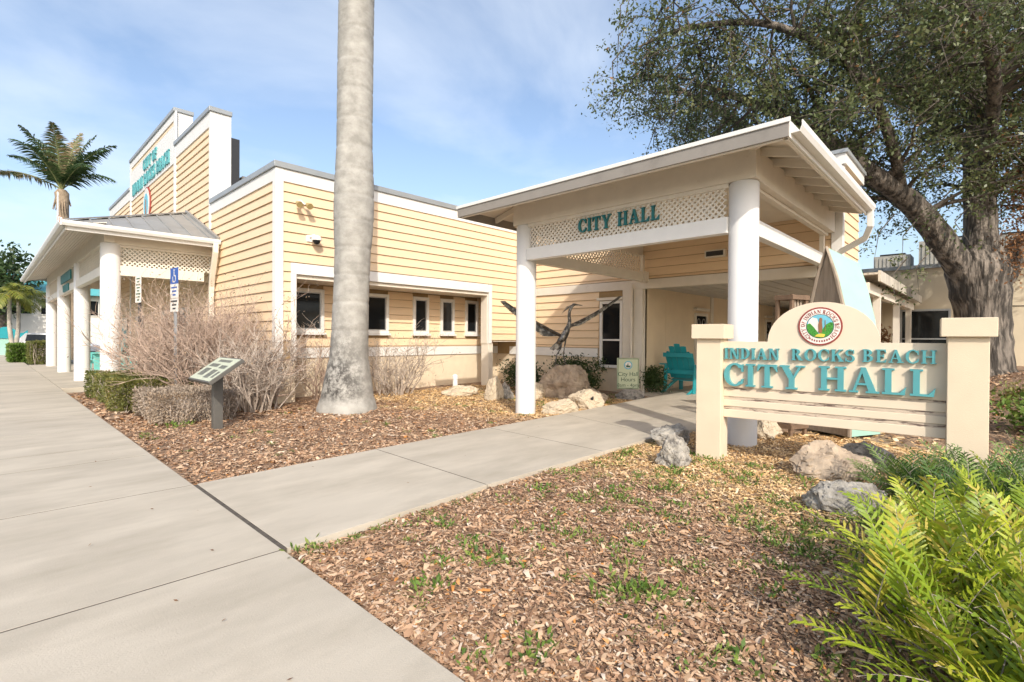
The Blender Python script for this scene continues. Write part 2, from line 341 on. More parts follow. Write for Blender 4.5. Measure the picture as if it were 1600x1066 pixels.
while yy < 58:
    m_ = MB(); slab(m_, [(-.9, yy+.006), (1.44, yy+.006), (1.44, yy+2.2), (-.9, yy+2.2)]); m_.build('slab', M_CONC, sw)
    if yy > 17 and yy < 34: 
        m_ = MB(); slab(m_, [(1.46, yy+.006), (4.6, yy+.006), (4.6, yy+2.2), (1.46, yy+2.2)]); m_.build('slab', M_CONC, sw)
    yy += 2.206
pw = thing('entrance_path', None, None, (0, 0, 0)); pw['kind'] = 'structure'
far = [(1.47, 5.80), (3.60, 5.93), (5.78, 6.02), (7.9, 6.10), (9.93, 6.18), (12.2, 6.35)]
near = [(1.47, 3.59), (3.53, 3.70), (5.66, 3.70), (7.2, 3.68), (9.0, 3.4), (12.2, 2.3)]
mb = MB(); mb.prism([(p[0]+.01, p[1]+.03) for p in near]+[(p[0]+.01, p[1]-.03) for p in reversed(far)], lambda u, v, q: (u, v, q), -.2, -.0014); mb.build('joint_filler', M_JOINT, pw)
for i in range(len(far)-1):
    a, b, c, d = near[i], near[i+1], far[i+1], far[i]; k = .008
    m_ = MB(); slab(m_, [(a[0]+k, a[1]), (b[0]-k, b[1]), (c[0]-k, c[1]), (d[0]+k, d[1])]); m_.build('slab', M_CONC, pw)
mb = MB(); slab(mb, [(12.21, 2.3), (30, 2.3), (30, 7.2), (12.21, 6.9)]); mb.build('slab', M_CONC, pw)

# ================================================================== CITY HALL
CH = thing('city_hall_building', 'pale yellow lap sided building with stepped gable and white trim', 'building', (4.55, 11.7, 0))
XL, YW = 4.55, 11.7
EXP = 0.227
def boards_y(parent, yp, x0, x1, z0, z1, holes=(), pr=.040, top=None):
    """lap boards on a wall facing -y; holes = (xa,xb,za,zb)"""
    z = z1
    while z > z0+.01:
        zb = max(z0, z-EXP)
        segs = [(x0, x1)]
        for (xa, xb, za, zc) in holes:
            if za < (z+zb)/2 < zc:
                ns = []
                for (p, q) in segs:
                    if xb <= p or xa >= q: ns.append((p, q))
                    else:
                        if xa > p: ns.append((p, xa))
                        if xb < q: ns.append((xb, q))
                segs = ns
        for p, q in segs:
            m_ = MB(); m_.hexa([(p, yp-pr, zb+.010), (q, yp-pr, zb+.010), (q, yp, zb+.010), (p, yp, zb+.010), (p, yp-.006, z), (q, yp-.006, z), (q, yp, z), (p, yp, z)])
            m_.build('siding_board', M_SIDING, parent)
        z = zb
def boards_x(parent, xp, y0, y1, z0, z1, holes=(), pr=.040):
    z = z1
    while z > z0+.01:
        zb = max(z0, z-EXP); segs = [(y0, y1)]
        for (ya, yb, za, zc) in holes:
            if za < (z+zb)/2 < zc:
                ns = []
                for (p, q) in segs:
                    if yb <= p or ya >= q: ns.append((p, q))
                    else:
                        if ya > p: ns.append((p, ya))
                        if yb < q: ns.append((yb, q))
                segs = ns
        for p, q in segs:
            m_ = MB(); m_.hexa([(xp-pr, q, zb+.010), (xp-pr, p, zb+.010), (xp, p, zb+.010), (xp, q, zb+.010), (xp-.006, q, z), (xp-.006, p, z), (xp, p, z), (xp, q, z)])
            m_.build('siding_board', M_SIDING, parent)
        z = zb
def part(name, m, parent, *boxes, bevel=0):
    b_ = MB()
    for q in boxes: b_.box(*q)
    return b_.build(name, m, parent, bevel=bevel)
def window_y(parent, yp, x0, x1, z0, z1, fw=.085, sill=True, mull=None):
    """window on a wall facing -y"""
    f = MB(); y0 = yp-.07
    f.box(x0-fw, x0, y0, yp+.02, z0-fw, z1+fw); f.box(x1, x1+fw, y0, yp+.02, z0-fw, z1+fw)
    f.box(x0, x1, y0, yp+.02, z1, z1+fw); f.box(x0, x1, y0, yp+.02, z0-fw, z0)
    if mull: f.box(x0, x1, y0+.02, yp, mull, mull+.04)
    wo = f.build('window', M_WHITE, parent, bevel=.006)
    part('pane', M_GLASS, wo, (x0, x1, yp-.02, yp-.012, z0, z1))
    i_ = MB(); t_ = .03
    i_.box(x0, x0+t_, yp-.045, yp-.0205, z0, z1); i_.box(x1-t_, x1, yp-.045, yp-.0205, z0, z1); i_.box(x0+t_, x1-t_, yp-.045, yp-.0205, z1-t_, z1); i_.box(x0+t_, x1-t_, yp-.045, yp-.0205, z0, z0+t_)
    i_.build('frame', M_ALU, wo)
    if sill: part('sill', M_WHITE, wo, (x0-fw-.03, x1+fw+.03, yp-.13, yp+.02, z0-fw-.06, z0-fw-.003), bevel=.006)
    return wo
def window_x(parent, xp, y0, y1, z0, z1, fw=.085, mull=None, glass=M_GLASS):
    f = MB(); x0 = xp-.07
    f.box(x0, xp+.02, y0-fw, y0, z0-fw, z1+fw); f.box(x0, xp+.02, y1, y1+fw, z0-fw, z1+fw)
    f.box(x0, xp+.02, y0, y1, z1, z1+fw); f.box(x0, xp+.02, y0, y1, z0-fw, z0)
    if mull: f.box(x0+.02, xp, y0, y1, mull, mull+.05)
    wo = f.build('window', M_WHITE, parent, bevel=.006)
    part('pane', glass, wo, (xp-.02, xp-.012, y0, y1, z0, z1))
    return wo

XB, YR = 12.6, 12.75          # back wall plane, recess plane
ZT = 5.02                     # top of siding
RX0, RX1 = 4.98, 11.15        # recess opening
# --- south wall with the long window recess
part('wall', M_BACKSHADE, CH, (XL, RX0, YW, YW+1.4, .95, 5.2), (RX0, RX1, YW, YW+.35, 3.0, 5.2), (RX1+.03, XB+.3, YW, YW+.3, 1.38, 5.2),
     (RX0+.002, XB, YR, YR+.3, 1.2, 5.15), (XL, XL+.34, YW+1.401, 34.0, .3, 5.18))
boards_y(CH, YW, XL+.13, XB, 1.40, ZT, holes=[(RX0-.12, RX1+.13, .5, 3.19)])
WINS = [(5.36, 6.07), (6.95, 8.03), (9.05, 9.47), (10.10, 10.50), (11.15, 11.55)]
boards_y(CH, YR, RX0, XB, 1.20, 2.82, holes=[(a-.08, b+.08, 1.56, 2.9) for a, b in WINS])
part('soffit', M_CREAM, CH, (RX0, XB, YW+.32, YR-.035, 2.84, 2.93), (RX0, RX1, YW+.02, YW+.319, 2.84, 2.93))
part('base_wall', M_STUCCO, CH, (XL+.02, RX0, YW+.02, YW+1.38, -.2, .93), (RX0, XB+.3, YR, YR+.28, -.2, .93), (XL+.02, XL+.3, YW+1.39, 34, -.2, .9))
part('belt_board', M_WHITE, CH, (RX0, XB, YR-.04, YR-.001, .94, 1.20), (XL-.03, XL-.001, YW+.13, 16.3, .92, 1.18), bevel=.005)
part('recess_header', M_WHITE, CH, (RX0-.12, RX1+.13, YW-.05, YW+.03, 2.935, 3.19), bevel=.006)
part('recess_jamb', M_WHITE, CH, (RX0-.12, RX0, YW-.05, YW+.04, .93, 2.934), bevel=.006)
part('recess_jamb', M_WHITE, CH, (RX1, RX1+.13, YW-.05, YW+.04, 1.30, 2.934), bevel=.006)
part('recess_post', M_CREAM, CH, (RX1+.004, RX1+.20, YW-.02, YW+.32, -.2, 1.299), bevel=.006); part('recess_cheek', M_CREAM, CH, (RX1-.02, RX1+.02, YW+.041, YW+.32, 1.301, 2.838)); part('screen_soffit', M_CREAM, CH, (RX1+.21, XB, YW-.02, YW+.31, 1.36, 1.379))
part('frieze_board', M_WHITE, CH, (XL+.1, XB, YW-.045, YW+.02, ZT, 5.30)); part('frieze_board', M_WHITE, CH, (XL-.045, XL+.02, YW+.1, 16.39, ZT, 5.30))
part('corner_board', M_WHITE, CH, (XL-.05, XL+.13, YW-.05, YW+.13, .3, 5.301), bevel=.006)
part('coping', M_COPING, CH, (XL-.09, XB+.5, YW-.09, YW+.35, 5.305, 5.44), (XL-.089, XL+.35, YW+.351, 16.38, 5.305, 5.439), bevel=.008)
part('roof', M_SHINGLE, CH, (XL+.3, 24, YW+.3, 34, 5.0, 5.1))
# windows in the recess (glass rectangles)
ZG0, ZG1 = 1.68, 2.64
for a, b in WINS: window_y(CH, YR, a, b, ZG0, ZG1)
# --- west wall
boards_x(CH, XL, YW+.13, 16.4, 1.18, ZT)
# --- stepped gable
GY0, GY1, GY2, GY3 = 16.4, 20.4, 28.0, 33.4
GZ, GZC = 8.0, 9.2
part('gable_wall', M_BACKSHADE, CH, (XL, XL+.34, GY0+.02, GY1, 5.19, GZ), (XL, XL+.34, GY1, GY2, 5.19, GZC), (XL, XL+.34, GY2, GY3-.02, 5.19, GZ))
boards_x(CH, XL, GY0+.14, GY1-.12, .9, GZ-.42); boards_x(CH, XL, GY1+.12, GY2-.12, .9, 7.45); boards_x(CH, XL, GY1+.12, GY2-.12, 8.76, GZC-.27); boards_x(CH, XL, GY2+.12, GY3-.12, .9, GZ-.42)
for a in (GY0, GY3-.14): part('gable_corner_board', M_WHITE, CH, (XL-.05, XL+.36, a, a+.14, .3, GZ), bevel=.006)
for a in (GY1-.12, GY2-.12): part('gable_pilaster', M_WHITE, CH, (XL-.05, XL+.002, a, a+.24, .3, GZC-.001), bevel=.006)
part('gable_return', M_WHITE, CH, (XL+.001, XL+.5, GY1-.02, GY1+.3, GZ+.1, GZC-.002)); part('gable_return', M_WHITE, CH, (XL+.361, XL+.5, GY0-.004, GY0+.3, 5.44, GZ-.002))
part('gable_frieze', M_WHITE, CH, (XL-.045, XL+.01, GY0+.141, GY1-.121, GZ-.42, GZ-.003)); part('gable_frieze', M_WHITE, CH, (XL-.045, XL+.01, GY2+.121, GY3-.141, GZ-.42, GZ-.003))
part('gable_sign_band', M_WHITE, CH, (XL-.046, XL+.01, GY1+.121, GY2-.121, 7.45, 8.75)); part('gable_frieze', M_WHITE, CH, (XL-.045, XL+.01, GY1+.122, GY2-.122, GZC-.27, GZC-.003))
part('gable_coping', M_COPING, CH, (XL-.09, XL+.52, GY0-.05, GY1-.021, GZ, GZ+.13), (XL-.09, XL+.52, GY1-.07, GY2+.07, GZC, GZC+.13), (XL-.09, XL+.52, GY2+.071, GY3+.05, GZ, GZ+.13), bevel=.008)
mb = MB(); fw_ = lambda u, v, q: (XL-.046-q, GY2-.4-u, v)
letters(M_TEAL, CH, 'CITY OF', fw_, 2.4, 4.7, 8.20, 8.62, 0, .05); letters(M_TEAL, CH, 'INDIAN ROCKS BEACH', fw_, .25, 6.6, 7.58, 8.06, 0, .05)
mb = MB(); cy, cz = 24.6, 6.72
el = lambda rx, rz, n=28: [(rx*math.cos(2*math.pi*i/n), rz*math.sin(2*math.pi*i/n)) for i in range(n)]
fe = lambda u, v, q: (XL-.03-q, cy-u, cz+v)
md = MB(); md.prism(el(.62, .72), fe, 0, .05); me_ = md.build('medallion', M_RED, CH)
md = MB(); md.prism(el(.56, .66), fe, .05, .06); md.build('medallion_ring', M_SEALW, me_)
md = MB(); md.prism(el(.38, .46), fe, .06, .066); md.build('medallion_picture', M_SKYB, me_)
md = MB(); md.prism([(-.1, -.4), (.1, -.4), (.08, .2), (-.06, .25)], fe, .066, .072); md.build('medallion_figure', M_BROWN, me_)
part('roof_monitor', M_DARK, CH, (5.06, 5.3, 16.45, 16.75, 5.1, 7.4)); part('roof_monitor', M_SHINGLE, CH, (5.4, 7.0, 16.5, 19.5, 5.1, 6.35))
# doors and windows under the west portico
for ya in (18.6, 21.0): 
    part('door', M_WHITE, CH, (XL-.11, XL-.032, ya-.14, ya, 0, 2.4), (XL-.11, XL-.032, ya+.95, ya+1.09, 0, 2.4), (XL-.11, XL-.032, ya, ya+.95, 2.2, 2.4))
    part('door_glass', M_GLASS, CH, (XL-.06, XL-.033, ya, ya+.95, .1, 2.2))
for ya in (25.2, 28.6): part('door_glass', M_GLASS, CH, (XL-.06, XL-.033, ya, ya+1.6, .1, 2.3))
# --- back wall (x = XB) above and beside the breezeway
PY0 = 2.35                     # free end of the wall
YP = 7.05                      # breezeway side wall
part('wall', M_BACKSHADE, CH, (XB, XB+1.9, PY0+.02, YP, 3.12, 5.2), (XB, XB+.3, YP, YR+.3, .94, 5.15), (XB+.02, XB+1.88, PY0+.02, 2.74, -.2, 3.12))
boards_x(CH, XB, PY0+.17, YP-.3, 3.13, ZT); boards_x(CH, XB, YP+.3, YW-.03, 3.13, ZT); boards_x(CH, XB, YP+.3, YW-.03, 1.2, 2.86, holes=[(7.62, 8.44, .3, 2.9)]); boards_x(CH, XB, PY0+.17, 2.76, .3, 3.1)
boards_x(CH, XB-.001, YP-.3, YP+.3, 3.13, ZT)
part('header_beam', M_CREAM, CH, (XB-.06, XB+.12, 2.77, YW-.03, 2.87, 3.12), bevel=.006)
part('belt_board', M_WHITE, CH, (XB-.04, XB-.001, 8.46, YW+.4, .93, 1.19)); part('base_wall', M_STUCCO, CH, (XB+.01, XB+.28, YP, YR+.1, -.2, .93))
part('post', M_CREAM, CH, (XB-.12, XB+.06, 7.28, 7.58, -.05, 2.869), bevel=.006); part('post', M_CREAM, CH, (XB-.08, XB+.1, 6.98, 7.26, -.05, 2.868), bevel=.006)
mb = MB(); mb.tube([(XB-.15, 7.27, .1), (XB-.15, 7.27, 3.0)], .035, 8); mb.build('conduit', M_CREAM, CH)
wo_ = window_x(CH, XB, 7.70, 8.30, .72, 2.50, mull=1.42); part('head_trim', M_CREAM, wo_, (XB-.12, XB-.002, 7.56, 8.46, 2.60, 2.68))
part('corner_board', M_WHITE, CH, (XB-.05, XB+.14, PY0-.05, PY0+.16, .0, 5.21), bevel=.006)
z = 5.0
while z > .3:        # side of the free end, clad in lap boards
    m_ = MB(); m_.hexa([(XB+.15, PY0-.03, z-.225), (XB+1.9, PY0-.03, z-.225), (XB+1.9, PY0+.02, z-.225), (XB+.15, PY0+.02, z-.225), (XB+.15, PY0-.006, z), (XB+1.9, PY0-.006, z), (XB+1.9, PY0+.02, z), (XB+.15, PY0+.02, z)])
    m_.build('siding_board', M_SIDING, CH); z -= EXP
part('parapet_cap', M_WHITE, CH, (XB-.1, XB+2.0, PY0-.1, YW-.1, 5.215, 5.44)); part('parapet_coping', M_COPING, CH, (XB-.14, XB+2.04, PY0-.14, YW-.095, 5.441, 5.52))
# breezeway
part('breezeway_wall', M_BEIGE, CH, (XB+.101, 14.05, YP, YP+.2, -.1, 3.1), (14.058, 28, YP, YP+.2, -.1, 3.1), (14.04, 14.07, YP+.012, YP+.19, -.1, 3.1), (28, 28.2, 2.3, YP+.2, -.1, 3.1))
part('breezeway_ceiling', M_CEIL, CH, (XB+.13, 28, 2.3, YP-.001, 2.94, 3.1))
for q in np.arange(2.7, 6.9, .42): part('ceiling_batten', M_CEIL, CH, (XB+.13, 28, q, q+.03, 2.925, 2.939))
def window_b(x0, x1, z0, z1):
    f = MB(); y0 = YP-.06; q = .09
    f.box(x0-q, x0, y0, YP-.001, z0-q, z1+q); f.box(x1, x1+q, y0, YP-.001, z0-q, z1+q); f.box(x0, x1, y0, YP-.001, z1, z1+q); f.box(x0, x1, y0, YP-.001, z0-q, z0)
    wo = f.build('window', M_CREAM, CH); part('pane', M_GLASS, wo, (x0, x1, YP-.03, YP-.022, z0, z1)); part('head_trim', M_CREAM, wo, (x0-q-.04, x1+q+.04, YP-.12, YP-.002, z1+q+.08, z1+q+.17))
    g_ = MB()
    for k in range(3):
        for t in range(2):
            c = (x0+(x1-x0)*(.25+.5*t), YP-.04, z1-.25-.42*k); g_.tube([(c[0]+.12*math.cos(a), c[1], c[2]+.16*math.sin(a)) for a in np.linspace(0, 5.2, 14)], .012, 4)
    g_.box(x0, x1, YP-.05, YP-.031, (z0+z1)/2, (z0+z1)/2+.03)
    g_.build('leaded_glass', M_ALU, wo)
window_b(16.1, 16.9, 0.25, 2.25); window_b(20.5, 21.2, .25, 2.25); window_b(23.2, 23.9, .25, 2.25)
for xx in (15.4, 18.6, 22.3): part('pilaster', M_CREAM, CH, (xx+1.9, xx+2.1, YP-.05, YP-.001, 0, 2.93))

# small fixtures on the south wall
def at_wall(x, z, yp=YW-.03): return Vector((x, yp, z))
c = at_wall(5.05, 4.60)
t = thing('floodlight', 'twin head security floodlight high on the yellow wall', 'light', c)
mb = MB(); mb.tube([c+Vector((0, .0, 0)), c+Vector((0, -.06, 0))], .06, 12); mb.build('mount', M_PVC, t)
for s_ in (-1, 1):
    mb = MB(); a = c+Vector((0, -.06, 0)); b = c+Vector((.11*s_, -.16, -.06)); mb.tube([a, b], .018, 6); mb.build('arm', M_PVC, t)
    mb = MB(); mb.tube([b+Vector((0, .05, .03)), b+Vector((0, -.02, 0)), b+Vector((.01*s_, -.12, -.05)), b+Vector((.01*s_, -.14, -.06))], [.03, .05, .075, .07], 14); mb.build('lamp_head', mat('lamp_bronze', (.36, .27, .12), .4), t, smooth=True)
c = at_wall(5.28, 3.80)
t = thing('dome_camera', 'white dome security camera below the twin floodlight', 'camera', c)
mb = MB(); mb.box(c.x-.07, c.x+.07, c.y-.03, c.y+.02, c.z-.08, c.z+.08); mb.build('base', M_PVC, t, bevel=.01)
mb = MB(); mb.tube([c+Vector((0, -.02, .03)), c+Vector((.06, -.12, .07)), c+Vector((.1, -.16, .02))], .03, 8); mb.build('arm', M_PVC, t)
mb = MB(); cc = c+Vector((.1, -.17, -.02)); mb.lathe([(.03, .09), (.09, .07), (.115, .0), (.11, -.03)], cc, 18); mb.build('housing', M_PVC, t, smooth=True)
mb = MB(); mb.lathe([(.09, -.03), (.08, -.08), (.045, -.12), (.01, -.13)], cc, 18); mb.build('dome', M_GLASS, t, smooth=True)

# ================================================================== PORTICOS
def lattice(name, parent, fn, u0, u1, v0, v1, pitch=.075, wd=.032, m=M_CREAM):
    """diagonal lattice, two layers of slats clipped to the frame (slats are far below ten pixels: one part)"""
    mb = MB(); W, Hh = u1-u0, v1-v0; st = pitch*1.414
    for sgn, d0 in ((1, 0.0), (-1, .007)):
        c0 = -Hh if sgn > 0 else 0.0; c1 = W if sgn > 0 else W+Hh
        k = c0
        while k < c1:
            # line u = k + sgn*v ; clip to 0..W
            va, vb = 0.0, Hh
            if sgn > 0: va = max(va, -k); vb = min(vb, W-k)
            else: va = max(va, k-W); vb = min(vb, k)
            if vb-va > .01:
                h = wd*.7
                p = [(k+sgn*va-h, va), (k+sgn*va+h, va), (k+sgn*vb+h, vb), (k+sgn*vb-h, vb)]
                p = [(min(W, max(0, a)), b) for a, b in p]
                mb.prism([(u0+a, v0+b) for a, b in p], fn, d0, d0+.006)
            k += st
    return mb.build(name, m, parent)
def column(parent, x, y, r=.205, z1=3.78):
    mb = MB(); mb.lathe([(r, -.15), (r, z1-.02), (r-.015, z1)], (x, y, 0), 40); o = mb.build('column', M_COLUMN, parent, smooth=True)
    return o

# --- east portico with CITY HALL lettering
EP = thing('entrance_portico', 'cream porch on round white columns lettered CITY HALL', 'portico', (7.67, 4.7, 0))
CX, CYL, CYR = 7.67, 6.92, 2.64
for y in (CYL, CYR): column(EP, CX, y)
ZB0, ZB1, ZF0, ZF1 = 3.05, 3.285, 3.75, 4.22
E0, ER, EL_, EX = 6.72, 1.82, 7.92, XB-.05
SLP = .25; ZE = 4.15
def beam_box(name, *q, m=M_CREAM): return part(name, m, EP, q, bevel=.006)
beam_box('front_beam', CX-.19, CX-.03, CYR+.17, CYL-.17, ZB0, ZB1, m=M_WHITE); beam_box('frieze', CX-.17, CX+.02, CYR-.22, CYL+.22, 3.785, ZF1)
beam_box('side_beam', CX+.16, XB-.08, CYR-.06, CYR+.08, ZB0+.02, ZB1+.03, m=M_WHITE); beam_box('side_frieze', CX+.021, XB-.06, CYR-.2, CYR-.05, 3.785, ZF1-.002)
beam_box('side_frieze_trim', CX+.2, XB-.06, CYR-.08, CYR+.02, 3.73, 3.784)
beam_box('side_beam', CX+.16, XB-.08, CYL-.08, CYL+.06, ZB0, ZB1); beam_box('side_frieze', CX+.021, XB-.06, CYL+.05, CYL+.2, 3.77, ZF1-.002)
beam_box('beam_end', XB-.32, XB-.05, CYL-.12, CYL+.1, ZB0-.01, ZB1+.03, m=M_CREAM)
for y in (CYL, CYR): beam_box('post', XB-.22, XB-.12, y-.03, y+.06, ZB1+.031, 3.784)
beam_box('lattice_rail', CX-.15, CX-.07, CYR+.17, CYL-.17, ZF0-.03, 3.784)
fl = lambda u, v, q: (CX-.11-q, u, v)
lattice('lattice_panel', EP, fl, CYR+.2, CYL-.2, ZB1, ZF0-.03, pitch=.066)
lattice('lattice_panel', EP, lambda u, v, q: (u, CYL-.02-q, v), CX+.2, XB-.35, ZB1, 3.78, pitch=.085)
mb = MB(); fl2 = lambda u, v, q: (CX-.13-q, 5.50-u, v); letters(M_TEALD, EP, 'CITY HALL', fl2, 0, 1.60, 3.425, 3.665, 0, .04, gap=.15)
# hip roof
yc = (ER+EL_)/2; hw = (EL_-ER)/2; zr = ZE+SLP*hw
P = {'a': (E0, ER, ZE), 'b': (E0, EL_, ZE), 'c': (EX, EL_, ZE), 'd': (EX, ER, ZE), 'r': (E0+hw, yc, zr), 's': (EX, yc, zr)}
mb = MB(); th = .03
up_ = [Vector(P[k]) for k in 'abcdrs']; dn = [p-Vector((0, 0, th)) for p in up_]
mb.add(up_+dn, [(0, 4, 1), (1, 4, 5, 2), (0, 3, 5, 4), (6, 7, 10), (7, 8, 11, 10), (6, 10, 11, 9), (0, 1, 7, 6), (1, 2, 8, 7), (3, 0, 6, 9), (2, 5, 3, 9, 11, 8)])
mb.build('roof', M_CREAM, EP)
mb = MB(); e = .012; up2 = [p+Vector((0, 0, .004)) for p in up_]; up3 = [p+Vector((0, 0, .02)) for p in up_]
mb.add(up2+up3, [(6, 7, 10), (7, 8, 11, 10), (6, 10, 11, 9), (0, 1, 7, 6), (1, 2, 8, 7), (3, 0, 6, 9)]); mb.build('shingles', M_SHINGLE, EP)
M_FASC_SHADE = mat('fascia_white_shaded', (0.27, 0.245, 0.215), .6, .06, 3, .1, 40, dirt=(.19, .17, .15), dscale=2.5, dpos=(.55, .85))  # shade painted into the white fascia colour, for the front and left eaves
beam_box('fascia', E0-.03, E0+.0, ER-.03, EL_+.03, ZE-.2, ZE+.01, m=M_FASC_SHADE); beam_box('fascia', E0+.001, EX-.9, EL_, EL_+.03, ZE-.2, ZE+.008, m=M_FASC_SHADE); beam_box('fascia', E0+.001, EX-.55, ER-.03, ER-.001, ZE-.2, ZE+.008, m=M_WHITE)
beam_box('drip_edge', E0-.05, E0-.031, ER-.05, EL_+.05, ZE-.03, ZE+.03, m=M_WHITE)
beam_box('nailer', E0+.001, E0+.05, ER+.05, EL_-.05, ZE-.215, ZE-.13); beam_box('nailer', E0+.06, EX-.9, ER, ER+.045, ZE-.215, ZE-.13)
mb = MB()   # k style gutter on the right eave
mb.prism([(0, 0), (.10, 0), (.13, .06), (.13, .13), (.118, .13), (.118, .07), (.095, .012), (.012, .012), (.012, .13), (0, .13)], lambda u, v, q: (q, ER-.031-u, ZE-.14+v), E0+.05, EX-.55); mb.build('gutter', M_WHITE, EP)
def rafter(a, b):
    mb = MB(); a = Vector(a); b = Vector(b); mb.beam(a, b, .05, .11); mb.build('rafter', M_CREAM, EP)
for y in np.arange(CYR+.25, CYL+.1, .61): rafter((E0+.05, y, ZE-.105), (CX-.05, y, ZE-.105+SLP*(CX-.05-E0)))
for x in np.arange(CX+.05, EX-.4, .61): rafter((x, ER+.05, ZE-.105), (x, CYR-.1, ZE-.105+SLP*(CYR-.1-ER)))
for x in np.arange(CX+.05, EX-.9, .61): rafter((x, EL_-.05, ZE-.105), (x, CYL+.1, ZE-.105+SLP*(EL_-CYL-.1)))
rafter((E0+.05, ER+.05, ZE-.1), (CX-.1, CYR-.1, ZE-.1+SLP*(CX-.2-E0))); rafter((E0+.05, EL_-.05, ZE-.1), (CX-.1, CYL+.12, ZE-.1+SLP*(EL_-CYL-.1)))
# ceiling inside
part('ceiling', M_CREAM, EP, (CX+.03, XB-.05, CYR-.04, CYL+.04, ZF1-.03, ZF1-.003))
t_ = part('ceiling_light', M_WHITE, EP, (10.2, 10.55, 4.1, 4.45, ZF1-.09, ZF1-.032)); 
# wall light box on back wall
part('light_box', M_CREAM, EP, (XB-.16, XB-.031, 4.72, 5.22, 3.52, 3.70)); part('light_grille', M_DARK, EP, (XB-.165, XB-.1605, 4.76, 5.18, 3.55, 3.67))
# down spouts
def spout(parent, pts, m, wx=.09):
    mb = MB(); mb.tube(pts, wx*.62, 4); return mb.build('downspout', m, parent, bevel=.008)
spout(EP, [(EX-.62, ER-.09, ZE-.13), (EX-.60, ER-.09, ZE-.42), (EX-.42, ER+.02, ZE-.62), (XB-.20, 2.30, ZE-.80), (XB-.13, 2.46, ZE-.95), (XB-.13, 2.47, ZE-1.3), (XB-.13, 2.47, .1)], M_WHITE, .12)

# --- west portico
WP = thing('entrance_portico', 'long cream porch with four round columns and grey metal hip roof', 'portico', (2.2, 24.3, 0))
WX = 2.2; WYS = [16.2, 21.6, 27.0, 32.4]
for y in WYS: column(WP, WX, y, .21, 3.82)
WE0, WN, WF = 1.31, 15.55, 33.6; WZE = 4.15; WS = .40; WXE = XL-.055
def wbox(name, *q, m=M_CREAM): return part(name, m, WP, q, bevel=.006)
wbox('frieze', WX-.16, WX+.05, 15.95, 32.65, 3.82, 4.25); wbox('side_frieze', WX+.051, XL-.06, 16.05, 16.22, 3.80, 4.25); wbox('side_frieze', WX+.051, XL-.06, 32.4, 32.6, 3.80, 4.25)
for a, b in zip(WYS[:-1], WYS[1:]):
    wbox('front_beam', WX-.17, WX-.02, a+.17, b-.17, 3.02, 3.26)
    lattice('lattice_panel', WP, lambda u, v, q: (WX-.08-q, u, v), a+.18, b-.18, 3.26, 3.80, pitch=.10)
wbox('side_beam', WX+.17, XL-.28, 16.1, 16.24, 3.02, 3.28); wbox('lattice_rail', WX+.17, XL-.06, 16.1, 16.2, 3.74, 3.80)
lattice('lattice_panel', WP, lambda u, v, q: (u, 16.16-q, v), WX+.19, XL-.1, 3.28, 3.74, pitch=.075)
mb = MB()   # teal letters between the middle columns, too oblique to read
f2 = lambda u, v, q: (WX-.175-q, 26.0-u, v)
for i in range(9): part('letter', M_TEALD, WP, (WX-.215, WX-.171, 22.6+i*.36, 22.6+i*.36+.2, 3.40, 3.72))
for i in range(5): part('letter', M_TEALD, WP, (WX-.215, WX-.171, 23.3+i*.36, 23.3+i*.36+.2, 3.06, 3.30))
zw = WZE+WS*(WXE-WE0)
V0 = [Vector(q) for q in ((WE0, WN, WZE), (WE0, WF, WZE), (WXE, WF, WZE), (WXE, WN, WZE), (WXE, WN+(WXE-WE0), zw), (WXE, WF-(WXE-WE0), zw))]
mb = MB(); mb.add(V0, [(0, 5, 1)[::-1], ]) if False else None
mb = MB(); mb.add(V0+[v-Vector((0, 0, .03)) for v in V0], [(0, 3, 4), (0, 4, 5, 1), (1, 5, 2), (6, 10, 9), (6, 7, 11, 10), (7, 8, 11), (0, 6, 9, 3), (1, 7, 6, 0), (2, 8, 7, 1)]); mb.build('roof', M_METALROOF, WP)
nrm = Vector((0, -WS, 1)).normalized()
for x in np.arange(WE0+.45, WXE, .42):   # standing seams on the near slope and front slope
    d = x-WE0; mb = MB(); mb.beam((x, WN+.01, WZE+.018), (x, WN+d-.02, WZE+WS*(d-.02)+.018), .035, .036); mb.build('seam', M_METALROOF, WP)
for y in np.arange(WN+.45, WF-.3, .42):
    d = min(y-WN, WF-y, WXE-WE0); mb = MB(); mb.beam((WE0+.01, y, WZE+.018), (WE0+d-.02, y, WZE+WS*(d-.02)+.018), .035, .036); mb.build('seam', M_METALROOF, WP)
mb = MB(); mb.beam((WE0, WN, WZE+.03), (WXE, WN+(WXE-WE0), zw+.03), .14, .03); mb.build('hip_cap', M_METALROOF, WP); mb = MB(); mb.beam((WXE-.03, WN, WZE+.04), (WXE-.03, WN+(WXE-WE0), zw+.05), .08, .09); mb.build('wall_flashing', M_METALROOF, WP)
wbox('fascia', WE0-.03, WE0, WN-.03, WF+.03, WZE-.22, WZE-.002, m=M_CREAM); wbox('fascia', WE0+.001, WXE, WN-.03, WN, WZE-.22, WZE-.003, m=M_WHITE)
mb = MB(); mb.prism([(0, 0), (.09, 0), (.12, .06), (.12, .12), (.108, .12), (.108, .07), (.085, .012), (.012, .012), (.012, .12), (0, .12)], lambda u, v, q: (q, WN-.031-u, WZE-.13+v), WE0-.1, WXE); mb.build('gutter', M_WHITE, WP)
mb = MB(); mb.prism([(0, 0), (.09, 0), (.12, .06), (.12, .12), (.108, .12), (.108, .07), (.085, .012), (.012, .012), (.012, .12), (0, .12)], lambda u, v, q: (WE0-.031-u, q, WZE-.13+v), WN-.1, WF+.1); mb.build('gutter', M_WHITE, WP)
n_ = 10     # sloping soffit boards
